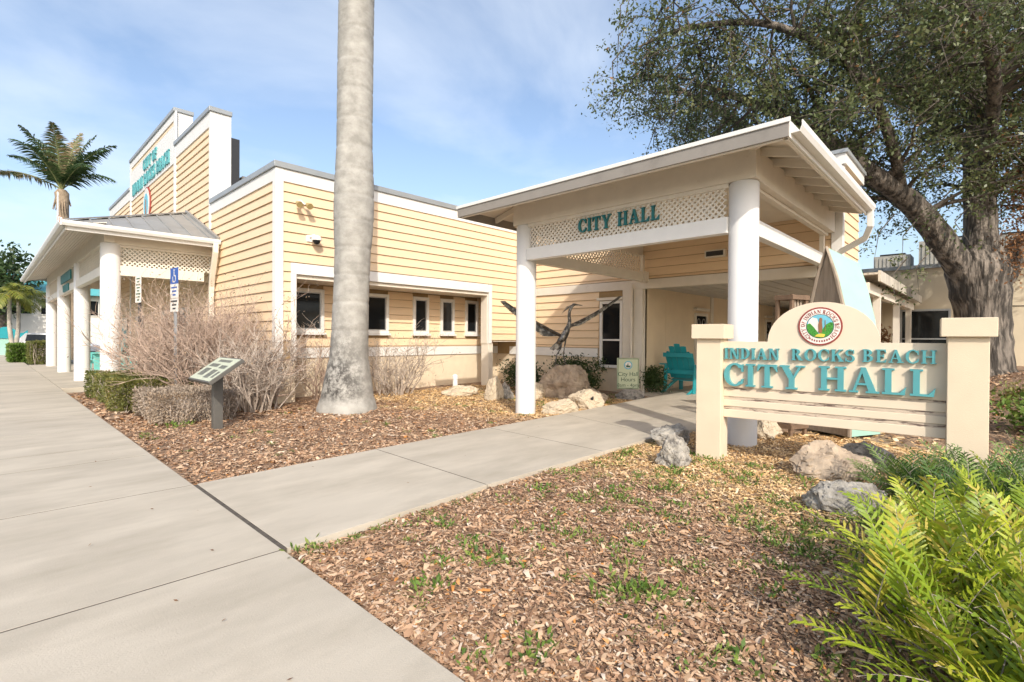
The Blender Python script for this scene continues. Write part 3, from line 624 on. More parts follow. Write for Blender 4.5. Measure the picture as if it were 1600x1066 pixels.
for i in range(n_):
    x0_, x1_ = WE0+.02+(WX-.17-WE0)*i/n_, WE0+.02+(WX-.17-WE0)*(i+1)/n_-.008
    m_ = MB(); z0_, z1_ = WZE-.07+.16*i/n_, WZE-.07+.16*(i+1)/n_
    m_.hexa([(x0_, WN+.02, z0_-.02), (x1_, WN+.02, z1_-.02), (x1_, WF-.02, z1_-.02), (x0_, WF-.02, z0_-.02), (x0_, WN+.02, z0_), (x1_, WN+.02, z1_), (x1_, WF-.02, z1_), (x0_, WF-.02, z0_)]); m_.build('soffit_board', M_CREAM, WP)
m_ = MB(); m_.hexa([(WX-.1, WN+.02, WZE-.12), (WXE, WN+.02, WZE-.12), (WXE, 16.04, WZE+.06), (WX-.1, 16.04, WZE+.06), (WX-.1, WN+.02, WZE-.10), (WXE, WN+.02, WZE-.10), (WXE, 16.04, WZE+.08), (WX-.1, 16.04, WZE+.08)]); m_.build('soffit', M_CREAM, WP)
part('ceiling', M_CREAM, WP, (WX+.06, WXE, 16.23, 32.3, 4.20, 4.24))
spout(WP, [(WXE-.12, WN-.09, WZE-.12), (WXE-.12, WN-.09, WZE-.35), (WXE-.10, WN+.25, WZE-.95), (WXE-.07, 15.98, WZE-1.25), (WXE-.07, 16.02, WZE-1.5), (WXE-.07, 16.02, .1)], M_CREAM, .14)
mb = MB(); fr = lambda u, v, q: (XL-.035-q, 19.9-u, 1.75+v)
for (rr, a, b, mm) in ((.36, 0, .03, M_CHAIRL), (.27, .03, .034, M_SEALW)):
    md = MB(); md.prism(el(rr, rr), fr, a, b); o_ = md.build('round_plaque', mm, WP)

# ================================================================== MONUMENT SIGN
th_ = 4.5
MS = thing('monument_sign', 'cream monument sign with teal raised letters and round city seal', 'sign', (6.62, 2.70, 0), R(-90+th_*1.0))
# local: u along the sign (to the right), n towards the viewer = local -v
# rotation: local +x -> direction (sin th, -cos th)
MS.rotation_euler = (0, 0, -math.pi/2+R(th_))
L_ = lambda u, v, q: (u, -q, v)        # q = distance in front of the sign's middle plane
def sbox(name, m, u0, u1, q0, q1, z0, z1, par=MS, bevel=.006):
    b_ = MB(); b_.box(u0, u1, -q1, -q0, z0, z1); return b_.build(name, m, par, local=True, bevel=bevel)
for cu, zc in ((.039, 1.50), (2.533, 1.535)):
    sbox('pillar', M_PILLAR, cu-.155, cu+.155, -.155, .155, -.1, zc-.001); sbox('pillar_cap', M_PILLAR, cu-.207, cu+.207, -.207, .207, zc, zc+.187)
# panel with arched top
q0, q1 = -.05, .03
prof = [(.193, .49), (2.379, .49), (2.379, 1.468), (1.831, 1.468)]
for i in range(25):
    a = math.pi*i/24; prof.append((1.268+.56*math.cos(a), 1.47+.465*math.sin(a)))
prof += [(.706, 1.468), (.193, 1.468)]
# split into boards: letter panel above the grooves, four planks below
zs = [.49, .600, .725, .860]
top_prof = [(u, max(v, .882)) for u, v in prof]
mb = MB(); mb.prism(top_prof, L_, q0, q1); mb.build('panel', M_SIGN, MS, local=True, bevel=.004)
for a, b in ((.49, .592), (.634, .718), (.758, .851)):
    mb = MB(); mb.prism([(.193, a), (2.379, a), (2.379, b), (.193, b)], L_, q0, q1-.004); mb.build('plank', M_SIGN, MS, local=True, bevel=.006)
for a, b in ((.593, .633), (.719, .757), (.852, .881)):
    mb = MB(); mb.prism([(.193, a), (2.379, a), (2.379, b), (.193, b)], L_, q0, q1-.012); mb.build('groove', M_PEEL, MS, local=True)
def lrow(txt, u0, u1, v0, v1, name, dep=.045, gap=.13):
    letters(M_TEAL, MS, txt, L_, u0, u1, v0, v1, q1-.002, q1+dep, gap=gap, local=True)
lrow('INDIAN', .209, .845, 1.245, 1.385, 'letters'); lrow('ROCKS', .975, 1.602, 1.250, 1.388, 'letters'); lrow('BEACH', 1.672, 2.30, 1.255, 1.395, 'letters')
lrow('CITY', .212, 1.108, .905, 1.188, 'letters', .055, .10); lrow('HALL', 1.258, 2.294, .915, 1.194, 'letters', .055, .10)
# seal
sc_u, sc_v = 1.262, 1.652
def disc(name, m, r, a, b, par, n=48):
    mb = MB(); mb.prism([(sc_u+r*math.cos(2*math.pi*i/n), sc_v+r*math.sin(2*math.pi*i/n)) for i in range(n)], L_, a, b); return mb.build(name, m, par, local=True)
seal = disc('seal', M_RED, .222, q1, q1+.012, MS)
disc('seal_ring', M_SEALW, .204, q1+.012, q1+.0135, seal); disc('seal_rim', M_BLACK, .140, q1+.0135, q1+.0145, seal); disc('seal_sky', M_SKYB, .134, q1+.0145, q1+.0155, seal)
def sp(name, m, pts, d): 
    mb = MB(); mb.prism([(sc_u+a, sc_v+b) for a, b in pts], L_, d, d+.0008); return mb.build(name, m, seal, local=True)
d_ = q1+.0156
sp('seal_cloud', M_SEALW, [(-.12, -.02), (-.02, -.07), (.0, .0), (-.03, .09), (-.08, .105), (-.115, .06)], d_)
cl_ = [(.133*math.cos(R(a)), .133*math.sin(R(a))) for a in range(170, 275, 8)]; sp('seal_hill', M_GREEN, cl_+[(-.02, -.07), (-.06, -.01), (-.10, .035)], d_+.001)
cl_ = [(.133*math.cos(R(a)), .133*math.sin(R(a))) for a in range(275, 385, 8)]; sp('seal_hill', M_GREEN, cl_+[(.10, .045), (.06, .02), (.03, -.03), (.0, -.07)], d_+.002)
sp('seal_path', M_YEL, [(-.05, -.118), (.04, -.126), (.055, -.095), (.01, -.082), (-.03, -.095)], d_+.003)
sp('seal_figure', M_BROWN, [(-.012, -.075), (.022, -.075), (.026, -.01), (.022, .05), (.024, .085), (.012, .10), (-.004, .095), (-.008, .06), (-.016, .02)], d_+.004)
sp('seal_staff', M_BROWN, [(.05, -.06), (.056, -.06), (.056, .07), (.05, .07)], d_+.004)
mb = MB(); txt = 'CITY OF INDIAN ROCKS BEACH'
tot = 284.0; a = 232.0
adv = [(.38 if c == ' ' else GL[c][0]+.16) for c in txt]; kk = tot/sum(adv)
hgt = .042
for c, ad in zip(txt, adv):
    if c != ' ':
        wd, pieces = GL[c]
        for i, poly in enumerate(pieces):
            pts = []
            for x, y in poly:
                an = R(a-kk*x); rr = .150+hgt*y; pts.append((sc_u+rr*math.cos(an), sc_v+rr*math.sin(an)))
            ar = sum(pts[j][0]*pts[(j+1) % len(pts)][1]-pts[(j+1) % len(pts)][0]*pts[j][1] for j in range(len(pts)))
            if ar < 0: pts.reverse()
            mb.prism(pts, L_, q1+.0135, q1+.0150+i*.0002)
    a -= kk*ad
mb.build('seal_lettering', M_RED, seal, local=True)
mb = MB()
for i in range(9): 
    an = R(232+8.5*i+3); rr = .172; mb.prism([(sc_u+rr*math.cos(an)-.007, sc_v+rr*math.sin(an)-.012), (sc_u+rr*math.cos(an)+.007, sc_v+rr*math.sin(an)-.012), (sc_u+rr*math.cos(an)+.007, sc_v+rr*math.sin(an)+.010), (sc_u+rr*math.cos(an)-.007, sc_v+rr*math.sin(an)+.010)], L_, q1+.0135, q1+.015)
mb.build('seal_ribbon', M_RED, seal, local=True)

# ================================================================== SIGNS, POSTS, SMALL THINGS
CR = Vector((math.sin(_y), -math.cos(_y), 0)); CF = Vector((math.cos(_y), math.sin(_y), 0))   # photograph's right and forward directions, used for facing things
# hours sign
hp = Vector((11.9, 7.05, 0)); t = thing('hours_sign', 'small pale green opening hours sign beside the entrance path', 'sign', hp, R(-44))
b_ = MB(); b_.box(-.03, .03, -.01, .03, -.05, .2); b_.build('post', M_GALV, t, local=True)
b_ = MB(); b_.box(-.30, .30, -.035, -.012, .14, .97); o_ = b_.build('plate', M_HOURS, t, local=True, bevel=.012)
b_ = MB()
for q in ((-.28, .28, .155, .170), (-.28, .28, .94, .955), (-.28, -.265, .170, .94), (.265, .28, .170, .94)): b_.box(q[0], q[1], -.0375, -.0352, q[2], q[3])
b_.build('border', M_HGREEN, o_, local=True)
fh = lambda dy: (lambda u, v, q: (u, -.0352-q, dy+v))
sans('City Hall', .155, fh(.49), M_HGREEN, 'print', o_, local=True); sans('Hours', .155, fh(.345), M_HGREEN, 'print', o_, local=True); sans('8am - 4pm', .135, fh(.20), M_HGREEN, 'print', o_, local=True)
b_ = MB(); n = 24; b_.prism([(.115*math.cos(2*math.pi*i/n), .78+.115*math.sin(2*math.pi*i/n)) for i in range(n)], lambda u, v, q: (u, -q, v), .0352, .037); b_.build('emblem', M_SKYB, o_, local=True)
b_ = MB(); b_.prism([(.085*math.cos(2*math.pi*i/n), .78+.085*math.sin(2*math.pi*i/n)) for i in range(n)], lambda u, v, q: (u, -q, v), .0371, .0376); b_.build('emblem', M_SEALW, o_, local=True)
b_ = MB(); b_.prism([(-.05, .72), (.05, .72), (.07, .77), (.01, .76), (-.005, .84), (-.03, .76), (-.07, .79)], lambda u, v, q: (u, -q, v), .0377, .0381); b_.build('emblem', M_HGREEN, o_, local=True)

# interpretive panel
pp = Vector((2.62, 9.15, 0)); t = thing('interpretive_panel', 'low tilted information panel on a dark square post', 'panel', pp)
b_ = MB(); b_.box(2.55, 2.69, 9.09, 9.21, -.1, .90); b_.build('post', M_POSTGREY, t, bevel=.006)
tl = math.atan2(.33, .46)
fp2 = lambda u, v, q: (2.60+u*math.cos(tl)-q*math.sin(tl), 9.16-v, .935+u*math.sin(tl)+q*math.cos(tl))
b_ = MB(); b_.prism([(-.30, -.56), (.30, -.56), (.30, .56), (-.30, .56)], fp2, -.03, .03); o_ = b_.build('panel_frame', M_POSTGREY, t, bevel=.006)
b_ = MB(); b_.prism([(-.275, -.53), (.275, -.53), (.275, .53), (-.275, .53)], fp2, .0301, .034); b_.build('panel_face', M_PANELF, o_)
b_ = MB()
for (u0, u1, v0, v1) in ((-.18, .0, -.4, -.12), (-.22, -.02, .02, .26), (.04, .12, -.42, .0), (.02, .10, .12, .42), (.17, .23, -.3, .3), (-.2, -.05, .34, .46)): b_.prism([(u0, v0), (u1, v0), (u1, v1), (u0, v1)], fp2, .0341, .0345)
b_.build('print', M_PANELD, o_)

# parking sign on galvanised post, and black post with a white sign; both face the street (-x) and show nearly edge on
def street_post(name, label, loc, h, m, plates, rz):
    t = thing(name, label, 'sign', loc, rz); b_ = MB()
    if m is M_GALV:
        b_.box(-.028, .028, -.004, .0, -.1, h); b_.box(-.034, -.024, -.004, .03, -.1, h); b_.box(.024, .034, -.004, .03, -.1, h)
    else: b_.box(-.035, .035, -.002, .05, -.1, h)
    b_.build('post', m, t, local=True)
    for (w_, z0, z1, mm, pr_) in plates:
        b_ = MB(); b_.box(-w_/2, w_/2, -.012, -.005, z0, z1); o_ = b_.build('plate', mm, t, local=True, bevel=.003)
        if pr_ == 'isa':
            b_ = MB(); L2 = lambda u, v, q: (u, -q, v); zc = (z0+z1)/2
            for i, pl in enumerate(arc(.0, zc-.05, (.085, .085), (.065, .065), 150, 390, 14)+[[(-.02, zc-.0), (.01, zc-.0), (.01, zc+.09), (-.02, zc+.09)], [(-.01, zc-.01), (.07, zc-.01), (.07, zc+.012), (-.01, zc+.012)], [(.06, zc-.08), (.082, zc-.08), (.075, zc), (.05, zc)], [(-.022, zc+.10), (.015, zc+.10), (.015, zc+.135), (-.022, zc+.135)]]):
                b_.prism(pl, L2, .0121, .0126+i*.00005)
            b_.build('symbol', M_SEALW, o_, local=True)
        elif pr_:
            b_ = MB(); k = 0
            for zz in np.arange(z0+.05, z1-.05, .075):
                ww = w_*(.25+.12*(k % 3)); b_.box(-ww/1.3, ww/1.3, -.0130, -.0121, zz, zz+.035); k += 1
            b_.build('print', pr_, o_, local=True)
    return t
street_post('parking_sign', 'blue and white disabled parking sign on galvanised post', (2.68, 12.1, 0), 2.84, M_GALV, [(.40, 2.55, 2.88, M_BLUE, 'isa'), (.40, 2.26, 2.549, M_SEALW, M_BLUE), (.40, 1.98, 2.25, M_SEALW, M_BLACK)], R(-83))
street_post('parking_sign', 'white sign on a thin black post behind the green hedge', (2.62, 15.25, 0), 2.95, M_DARK, [(.40, 2.3, 2.95, M_SEALW, M_HGREEN)], R(-83))

# pvc clean-out
c = g_ = (9.46, 11.3, -.05); t = thing('vent_pipe', 'short white plastic vent pipe behind a pale rock', 'pipe', c)
mb = MB(); mb.lathe([(.075, 0), (.075, .36)], c, 18); mb.build('pipe', M_PVC, t, smooth=True)
mb = MB(); mb.lathe([(.088, .33), (.088, .42), (.06, .45), (.03, .47)], c, 18); mb.build('cap', M_PVC, t, smooth=True)

# ------------------------------------------------------------------ rocks
M_ROCKA = mat('rock_tan', (0.42, 0.33, 0.24), .9, .25, 5, .9, 22, dirt=(.26, .20, .15), dscale=6, dpos=(.45, .7))
M_ROCKW = mat('rock_pale', (0.54, 0.45, 0.33), .9, .15, 5, .8, 26, dirt=(.42, .32, .22), dscale=5, dpos=(.55, .75))
M_ROCKG = mat('rock_grey', (0.33, 0.305, 0.265), .95, .3, 9, 1.0, 30, dirt=(.12, .11, .10), dscale=10, dpos=(.5, .64))
from mathutils import noise as mnoise
def rock(label, loc, size, rz, m, seed, cut=.35, sub=5, group=None):
    bm = bmesh.new(); bmesh.ops.create_icosphere(bm, subdivisions=sub, radius=1.0); rr = random.Random(seed)
    planes = [(Vector((rr.uniform(-1, 1), rr.uniform(-1, 1), rr.uniform(-.6, 1))).normalized(), rr.uniform(.55, .9)) for _ in range(11)]
    off = Vector((seed*3.1, seed*1.7, seed*.9))
    for v in bm.verts:
        p = v.co.copy()
        for n_, d in planes:
            e = p.dot(n_)-d
            if e > 0: p -= n_*e*.88
        p += p.normalized()*(.14*mnoise.noise(p*1.7+off)+.10*mnoise.noise(p*4.2+off)+.07*abs(mnoise.noise(p*8+off))+.05*mnoise.noise(p*17+off)-(.05 if mnoise.noise(p*11-off) > .35 else 0))
        v.co = Vector((p.x*size[0]/2, p.y*size[1]/2, p.z*size[2]/1.55))
    me = bpy.data.meshes.new('rock'); bm.to_mesh(me); bm.free(); me.materials.append(m)
    me.polygons.foreach_set('use_smooth', [True]*len(me.polygons))
    if hasattr(me, 'set_sharp_from_angle'): me.set_sharp_from_angle(angle=R(38))
    o = bpy.data.objects.new('rock', me); col.objects.link(o); o.location = (loc[0], loc[1], loc[2]+size[2]*.28); o.rotation_euler = (0, 0, rz)
    tag(o, label, 'rock', group); return o
rock('large tan boulder carrying the metal egret sculpture', (10.35, 8.05, 0), (1.45, 1.05, .98), R(-46), M_ROCKA, 11)
rock('pale tan rock leaning against the left of the egret boulder', (9.75, 8.45, -.05), (.75, .6, .42), R(-30), M_ROCKW, 15)
rock('bright white rock lying beside the portico column', (8.15, 6.45, -.05), (.80, .55, .36), R(-40), M_ROCKW, 12)
pr_ = rock('tan rock with a dark square plaque facing the path', (9.15, 6.48, -.05), (.80, .62, .46), R(-40), M_ROCKW, 13)
b_ = MB(); b_.prism([(-.13, -.1), (.13, -.1), (.13, .1), (-.13, .1)], lambda u, v, q: (u+.02, v*.75-.10-q*.5, .13+v*.6+q), .0, .05); o_ = b_.build('plaque', M_DARK, pr_, local=True); o_.rotation_euler = (0, 0, R(-5))
rock('flat brown rock behind the plaque rock', (9.95, 6.85, -.05), (.85, .5, .38), R(-60), M_ROCKA, 14)
rock('mottled grey rock at the foot of the hours sign', (11.35, 6.66, -.05), (.85, .5, .27), R(-44), M_ROCKG, 16)
rock('upright pale rock near the window recess corner', (8.75, 8.95, -.05), (.50, .45, .66), R(-30), M_ROCKW, 17)
rock('small dark rock beside the upright pale rock', (9.1, 8.9, -.05), (.4, .45, .48), R(10), M_ROCKG, 27)
rock('low pale rock in front of the vent pipe', (8.75, 10.3, -.05), (.95, .55, .33), R(-46), M_ROCKW, 18)
rock('pitted grey rock in front of the left sign pillar', (5.75, 2.78, -.05), (.44, .36, .42), R(-30), M_ROCKG, 19)
rock('brown grey rock half hidden behind the left sign pillar', (6.85, 3.35, -.05), (.62, .42, .36), R(-44), M_ROCKG, 20)
rock('pale rock behind the sign next to the column foot', (8.55, 2.58, -.05), (.55, .5, .42), R(0), M_ROCKW, 21)
rock('broad flat brown boulder under the sign panel', (6.62, 1.32, -.05), (.86, .60, .44), R(-60), M_ROCKA, 22)
rock('pale rock behind the broad boulder under the sign', (7.35, 1.05, -.05), (.72, .5, .36), R(-50), M_ROCKG, 23)
rock('grey pitted rock between boulder and fern', (5.35, .93, -.06), (.66, .42, .34), R(-60), M_ROCKG, 24)

# ------------------------------------------------------------------ egret sculpture
eb = Vector((10.3, 8.0, .86)); EG = thing('egret_sculpture', 'dark metal egret sculpture with spread wings on the boulder', 'sculpture', eb)
def ep(u, v, q=0.0): return eb+CR*u+CF*q+Vector((0, 0, v))     # u to the right, v up, q away
def feather(mb, a, b, w0, nrm, bend=.0):
    a = Vector(a); b = Vector(b); d = (b-a); s_ = d.normalized().cross(nrm).normalized(); n = 7; top = []; bot = []
    for i in range(n+1):
        f = i/n; p = a+d*f+nrm*bend*math.sin(math.pi*f); wv = w0*(math.sin(math.pi*min(1, .12+f*.86))**.6)
        top.append(p+s_*wv/2); bot.append(p-s_*wv/2)
    vs = top+bot+[p+nrm*.006 for p in top]+[p+nrm*.006 for p in bot]; fs = []; k = n+1
    for i in range(n): fs += [(i, i+1, k+i+1, k+i), (2*k+i, 3*k+i, 3*k+i+1, 2*k+i+1), (i, 2*k+i, 2*k+i+1, i+1), (k+i, k+i+1, 3*k+i+1, 3*k+i)]
    mb.add(vs, fs)
mb = MB(); bp_ = [(-.02, .62), (.03, .70), (.09, .82), (.14, .95), (.165, 1.08), (.15, 1.20), (.16, 1.32), (.20, 1.42), (.26, 1.49), (.31, 1.505)]
mb.tube([ep(u, v) for u, v in [(-.16, .48), (-.10, .55)]+bp_], [.02, .065, .095, .10, .085, .062, .046, .04, .038, .036, .04, .03], 12); mb.build('body', M_BRONZE, EG, smooth=True)
mb = MB(); mb.tube([ep(.29, 1.505), ep(.38, 1.49), ep(.50, 1.475)], [.03, .017, .004], 8); mb.build('beak', M_BRONZE, EG, smooth=True)
mb = MB()
for k in range(4): feather(mb, ep(.24, 1.50, .01*k), ep(.05-.03*k, 1.42-.05*k, .02*k), .02, CF.copy(), .01)
mb.build('crest', M_BRONZE, EG)
for (u0, u1) in ((-.06, -.20), (.03, .06)):
    mb = MB(); mb.tube([ep(u0+.04, .60), ep(u0, .36), ep((u0+u1)/2-.03, .2), ep(u1, -.04)], [.022, .016, .014, .018], 8)
    for a in (-.10, 0, .10): mb.tube([ep(u1, -.03), ep(u1+a*.8+.03, -.07, -.06)], .009, 5)
    mb.build('leg', M_BRONZE, EG)
for nm, A, B, sgn in (('wing', (.12, .92), (1.42, 1.70), 1), ('wing', (-.04, .68), (-1.52, 1.58), -1)):
    mb = MB()
    # leading edge bone and layered feathers
    pa, pb = ep(*A), ep(*B); mid = ep((A[0]*.5+B[0]*.5), (A[1]*.62+B[1]*.38)-.02*sgn)
    pts = [pa.lerp(mid, f).lerp(mid.lerp(pb, f), f) for f in np.linspace(0, 1, 9)]
    mb.tube(pts, [.045, .042, .04, .036, .03, .026, .02, .014, .006], 8)
    for i in range(26):
        f = .04+.93*i/25; k = f*8; i0 = min(7, int(k)); p = pts[i0].lerp(pts[i0+1], k-i0)
        d = (pts[min(8, i0+1)]-pts[i0]).normalized(); dn_ = Vector((0, 0, -1))
        L = (.44*(1-f)**.5+.14) if sgn < 0 else (.26*(1-f)**.6+.16)
        tip = p+d*L*.86+dn_*L*(.42 if sgn < 0 else .22)+CF*(.02*math.sin(i*2.1)+.10*(1-f))
        feather(mb, p, tip, .062 if sgn < 0 else .05, CF.copy(), .03)
    mb.build(nm, M_BRONZE, EG)
mb = MB()
for i in range(9): feather(mb, ep(-.08+.02*(i % 3), .58-.01*i, .02*(i % 3)), ep(-.34+.03*i, .34-.012*(i % 4), .03*(i % 4)), .06, CF.copy(), .02)
mb.build('tail', M_BRONZE, EG)

# ------------------------------------------------------------------ adirondack chairs
def chair(m, label, loc, rz, group):
    """local: front = -y"""
    t = thing('adirondack_chair', label, 'chair', loc, rz, group); t.scale = (1.32, 1.32, 1.32); h = lambda *q: q
    W_ = .60
    for i in range(5):       # back slats, fan shaped, rounded top
        x0, x1 = -W_/2+i*W_/5+.004, -W_/2+(i+1)*W_/5-.004; b_ = MB(); top = 1.0-.10*abs(i-2)**1.5*.5
        fn = lambda u, v, q: (u*(1+.14*v), .18+v*.40+q, .30+v*.92)
        tp = top-.30; n = 6; pts = [(x0, 0), (x1, 0)]+[(x1-(x1-x0)*k/n, tp*1.12+.008*math.sin(math.pi*k/n)-(.05 if (i in (0, 4)) else 0)*(1 if (k < 3) == (i == 4) else .3)) for k in range(n+1)]
        b_.prism(pts, fn, 0, .022); b_.build('back_slat', m, t, local=True, bevel=.004)
    for zz in (.16, .55):
        b_ = MB(); b_.box(-.33, .33, .205+zz*.40+.024, .205+zz*.40+.05, .28+zz*.92-.04, .28+zz*.92+.05); b_.build('back_rail', m, t, local=True, bevel=.004)
    for i in range(6):
        y0 = -.36+i*.095; b_ = MB(); z = .40-.03*i*.8
        b_.hexa([(-.29, y0, z-.022), (.29, y0, z-.022), (.29, y0+.085, z-.04), (-.29, y0+.085, z-.04), (-.29, y0, z), (.29, y0, z), (.29, y0+.085, z-.018), (-.29, y0+.085, z-.018)]); b_.build('seat_slat', m, t, local=True, bevel=.004)
    for s_ in (-1, 1):
        b_ = MB(); b_.box(s_*.40-.065, s_*.40+.065, -.42, .40, .575, .60); b_.build('arm', m, t, local=True, bevel=.008)
        b_ = MB(); b_.hexa([(s_*.335-.015, -.36, 0), (s_*.335+.015, -.36, 0), (s_*.335+.015, -.24, 0), (s_*.335-.015, -.24, 0), (s_*.335-.015, -.38, .575), (s_*.335+.015, -.38, .575), (s_*.335+.015, -.20, .575), (s_*.335-.015, -.20, .575)]); b_.build('front_leg', m, t, local=True, bevel=.004)
        b_ = MB(); b_.hexa([(s_*.30-.015, .50, 0), (s_*.30+.015, .50, 0), (s_*.30+.015, .62, 0), (s_*.30-.015, .62, 0), (s_*.30-.015, -.38, .33), (s_*.30+.015, -.38, .33), (s_*.30+.015, -.38, .43), (s_*.30-.015, -.38, .43)]); b_.build('side_rail', m, t, local=True, bevel=.004)
        b_ = MB(); b_.hexa([(s_*.335-.015, .34, 0), (s_*.335+.015, .34, 0), (s_*.335+.015, .44, 0), (s_*.335-.015, .44, 0), (s_*.335-.015, .26, .575), (s_*.335+.015, .26, .575), (s_*.335+.015, .38, .575), (s_*.335-.015, .38, .575)]); b_.build('rear_leg', m, t, local=True, bevel=.004)
    return t
chair(M_CHAIR, 'dark teal slatted chair in the breezeway beside the sign pillar', (13.75, 6.2, 0), R(86), 'teal porch chairs')
chair(M_CHAIRL, 'light teal slatted chair nearest the black signpost under the porch', (3.75, 17.6, 0), R(-62), 'teal porch chairs')
chair(M_CHAIRL, 'light teal slatted chair seen between the two nearest porch columns', (3.55, 20.6, 0), R(-75), 'teal porch chairs')
chair(M_CHAIRL, 'light teal slatted chair farthest along the long porch', (3.35, 26.0, 0), R(-80), 'teal porch chairs')

# garden hose reel pot by the chair
mb = MB(); t = thing('hose_pot', 'dark green hose pot behind the dark teal chair', 'pot', (15.15, 6.1, 0)); mb.lathe([(.16, 0), (.2, .15), (.21, .34), (.19, .36), (.17, .34)], (15.15, 6.1, 0), 20); mb.build('pot', mat('pot_green', (.02, .05, .04), .5), t, smooth=True)
mb = MB(); mb.tube([(15.15+.24*math.cos(a), 6.1-.24+.1*math.sin(a), .22+.2*math.sin(a)) for a in np.linspace(0, 6, 20)], .02, 6); mb.build('hose', M_DARK, t)

# ------------------------------------------------------------------ boat-shaped display, crate and green post behind the sign
t = thing('upright_boat', 'upright mint green boat hull with weathered open front behind the sign', 'boat', (9.35, 1.95, 0), R(-28))
half = [(-.42, 0), (-.43, .7), (-.40, 1.35), (-.31, 1.95), (-.17, 2.5), (0, 2.98)]
prof = half+[(-u, v) for u, v in reversed(half[:-1])]
fb = lambda u, v, q: (q*1.0, -u*(1-.0*q), v)     # front faces local -x
mb = MB(); pf = [fb(u*.93, v*.985, .05) for u, v in prof]
mb.prism([(u, v) for u, v in reversed(prof)], lambda u, v, q: (q, u*(1-.10*(q/.75)**2), v*(1-.07*(q/.75)**2)), .06, .75); mb.build('hull', M_MINT, t, local=True)
mb = MB(); mb.prism([(u*.9, v*.97) for u, v in reversed(prof)], lambda u, v, q: (q, u, v), .03, .058); mb.build('back_panel', M_WOODG, t, local=True)
mb = MB()
pts = [Vector((.03, u, v)) for u, v in prof]
mb.tube(pts, .032, 6); mb.build('gunwale', M_WOODG, t, local=True)
for zz in (.6, 1.2, 1.8):
    mb = MB(); mb.box(-.0, .03, -.34, .34, zz, zz+.03); mb.build('shelf', M_WOODG, t, local=True)
t = thing('slatted_crate', 'brown slatted wooden crate standing in front of the upright boat', 'crate', (8.85, 2.30, 0), R(-20))
for (a, b) in ((-.20, -.14), (.14, .20)):
    mb = MB(); mb.box(a+.0, b, -.14, -.10, 0, 2.20); mb.build('upright', M_WOODD, t, local=True); mb = MB(); mb.box(a, b, .10, .14, 0, 2.20); mb.build('upright', M_WOODD, t, local=True)
for zz in (.1, 1.0, 2.12):
    mb = MB(); mb.box(-.21, .21, -.16, .16, zz, zz+.07); mb.build('rail', M_WOODD, t, local=True)
for u in (-.08, -.01, .06):
    mb = MB(); mb.box(u, u+.035, -.10, -.075, .17, 2.118); mb.build('slat', M_WOODG, t, local=True)
t = thing('green_post', 'weathered green painted board standing against the white corner', 'post', (XB-.2, 2.42, 0)); part('board', M_POSTG, t, (XB-.26, XB-.2, 2.27, 2.52, 0, 2.75), bevel=.006); part('cap', M_POSTG, t, (XB-.268, XB-.19, 2.262, 2.528, 2.751, 2.775))

# ------------------------------------------------------------------ tan office building, covered walk, roof units
OB = thing('office_building', 'low tan office block with dark windows behind the oak', 'building', (24.5, 0, 0))
part('wall', M_TAN, OB, (24.5, 34, -40, -7.03, -.2, 4.2), (24.5, 34, -7.0, -.02, -.2, 4.2), (24.5, 34, 0.0, 5.4, -.2, 4.2), (24.52, 33.9, -7.04, .01, -.2, 4.18))
part('groove', M_JOINT, OB, (24.485, 24.499, -40, .9, 2.68, 2.71)); part('coping', M_COPING, OB, (24.4, 34.1, -40, 5.5, 4.2, 4.34))
for (a, b) in ((3.35, 4.6), (1.15, 2.5), (-.02-5.4, -5.9+1.2)):
    if a > b: a, b = b, a
    f = MB(); q = .07
    f.box(24.44, 24.5, a-q, a, .9, 2.66); f.box(24.44, 24.5, b, b+q, .9, 2.66); f.box(24.44, 24.5, a, b, 2.59, 2.66); f.box(24.44, 24.5, a, b, .9, .97); f.box(24.45, 24.5, a, b, 1.52, 1.57)
    wo = f.build('window', M_ALU, OB); part('pane', M_GLASS, wo, (24.47, 24.498, a, b, .97, 2.59))
for (y0, x0, s, h) in ((3.2, 27.5, 1.3, 1.0), (1.3, 27.2, 1.9, 1.45), (-.9, 27.2, 1.7, 1.4)):
    t = thing('rooftop_unit', ['small grey air conditioning unit at the left end of the tan roof', 'large louvred air conditioning unit in the middle of the tan roof', 'louvred air conditioning unit nearest the oak trunk'][[1.3, 1.9, 1.7].index(s)], 'air conditioner', (x0, y0, 4.2), 0, 'rooftop units on the tan office')
    part('cabinet', M_HVAC, t, (x0, x0+s, y0-s/2, y0+s/2, 4.1, 4.2+h))
    for k in range(int(s/.14)): part('louvre', M_HVAC, t, (x0-.03, x0-.001, y0-s/2+.05+k*.14, y0-s/2+.12+k*.14, 4.4, 4.1+h))
    part('fan_cowl', M_DARK, t, (x0+.2, x0+s-.2, y0-s/2+.2, y0+s/2-.2, 4.2+h, 4.3+h))
CWk = thing('covered_walk', 'weathered flat roofed walkway running from the free wall end to the tan office', 'canopy', (18, 2.3, 0))
M_WEATH = mat('weathered_fascia', (0.50, 0.46, 0.39), .8, .2, 4, .2, 30, dirt=(.13, .11, .09), dscale=3.5, dpos=(.52, .68), stretch=(2, 2, .5))
part('roof', M_WEATH, CWk, (XB+1.95, 24.3, 1.95, 3.4, 3.05, 3.1)); part('fascia', M_WEATH, CWk, (XB+1.95, 24.35, 1.9, 1.948, 2.88, 3.14))
part('beam', M_CREAM, CWk, (XB+1.95, 24.2, 2.12, 2.28, 2.62, 2.87))
for xx in (16.2, 20.0, 23.2): part('post', M_CREAM, CWk, (xx, xx+.16, 2.12, 2.28, -.1, 2.619))
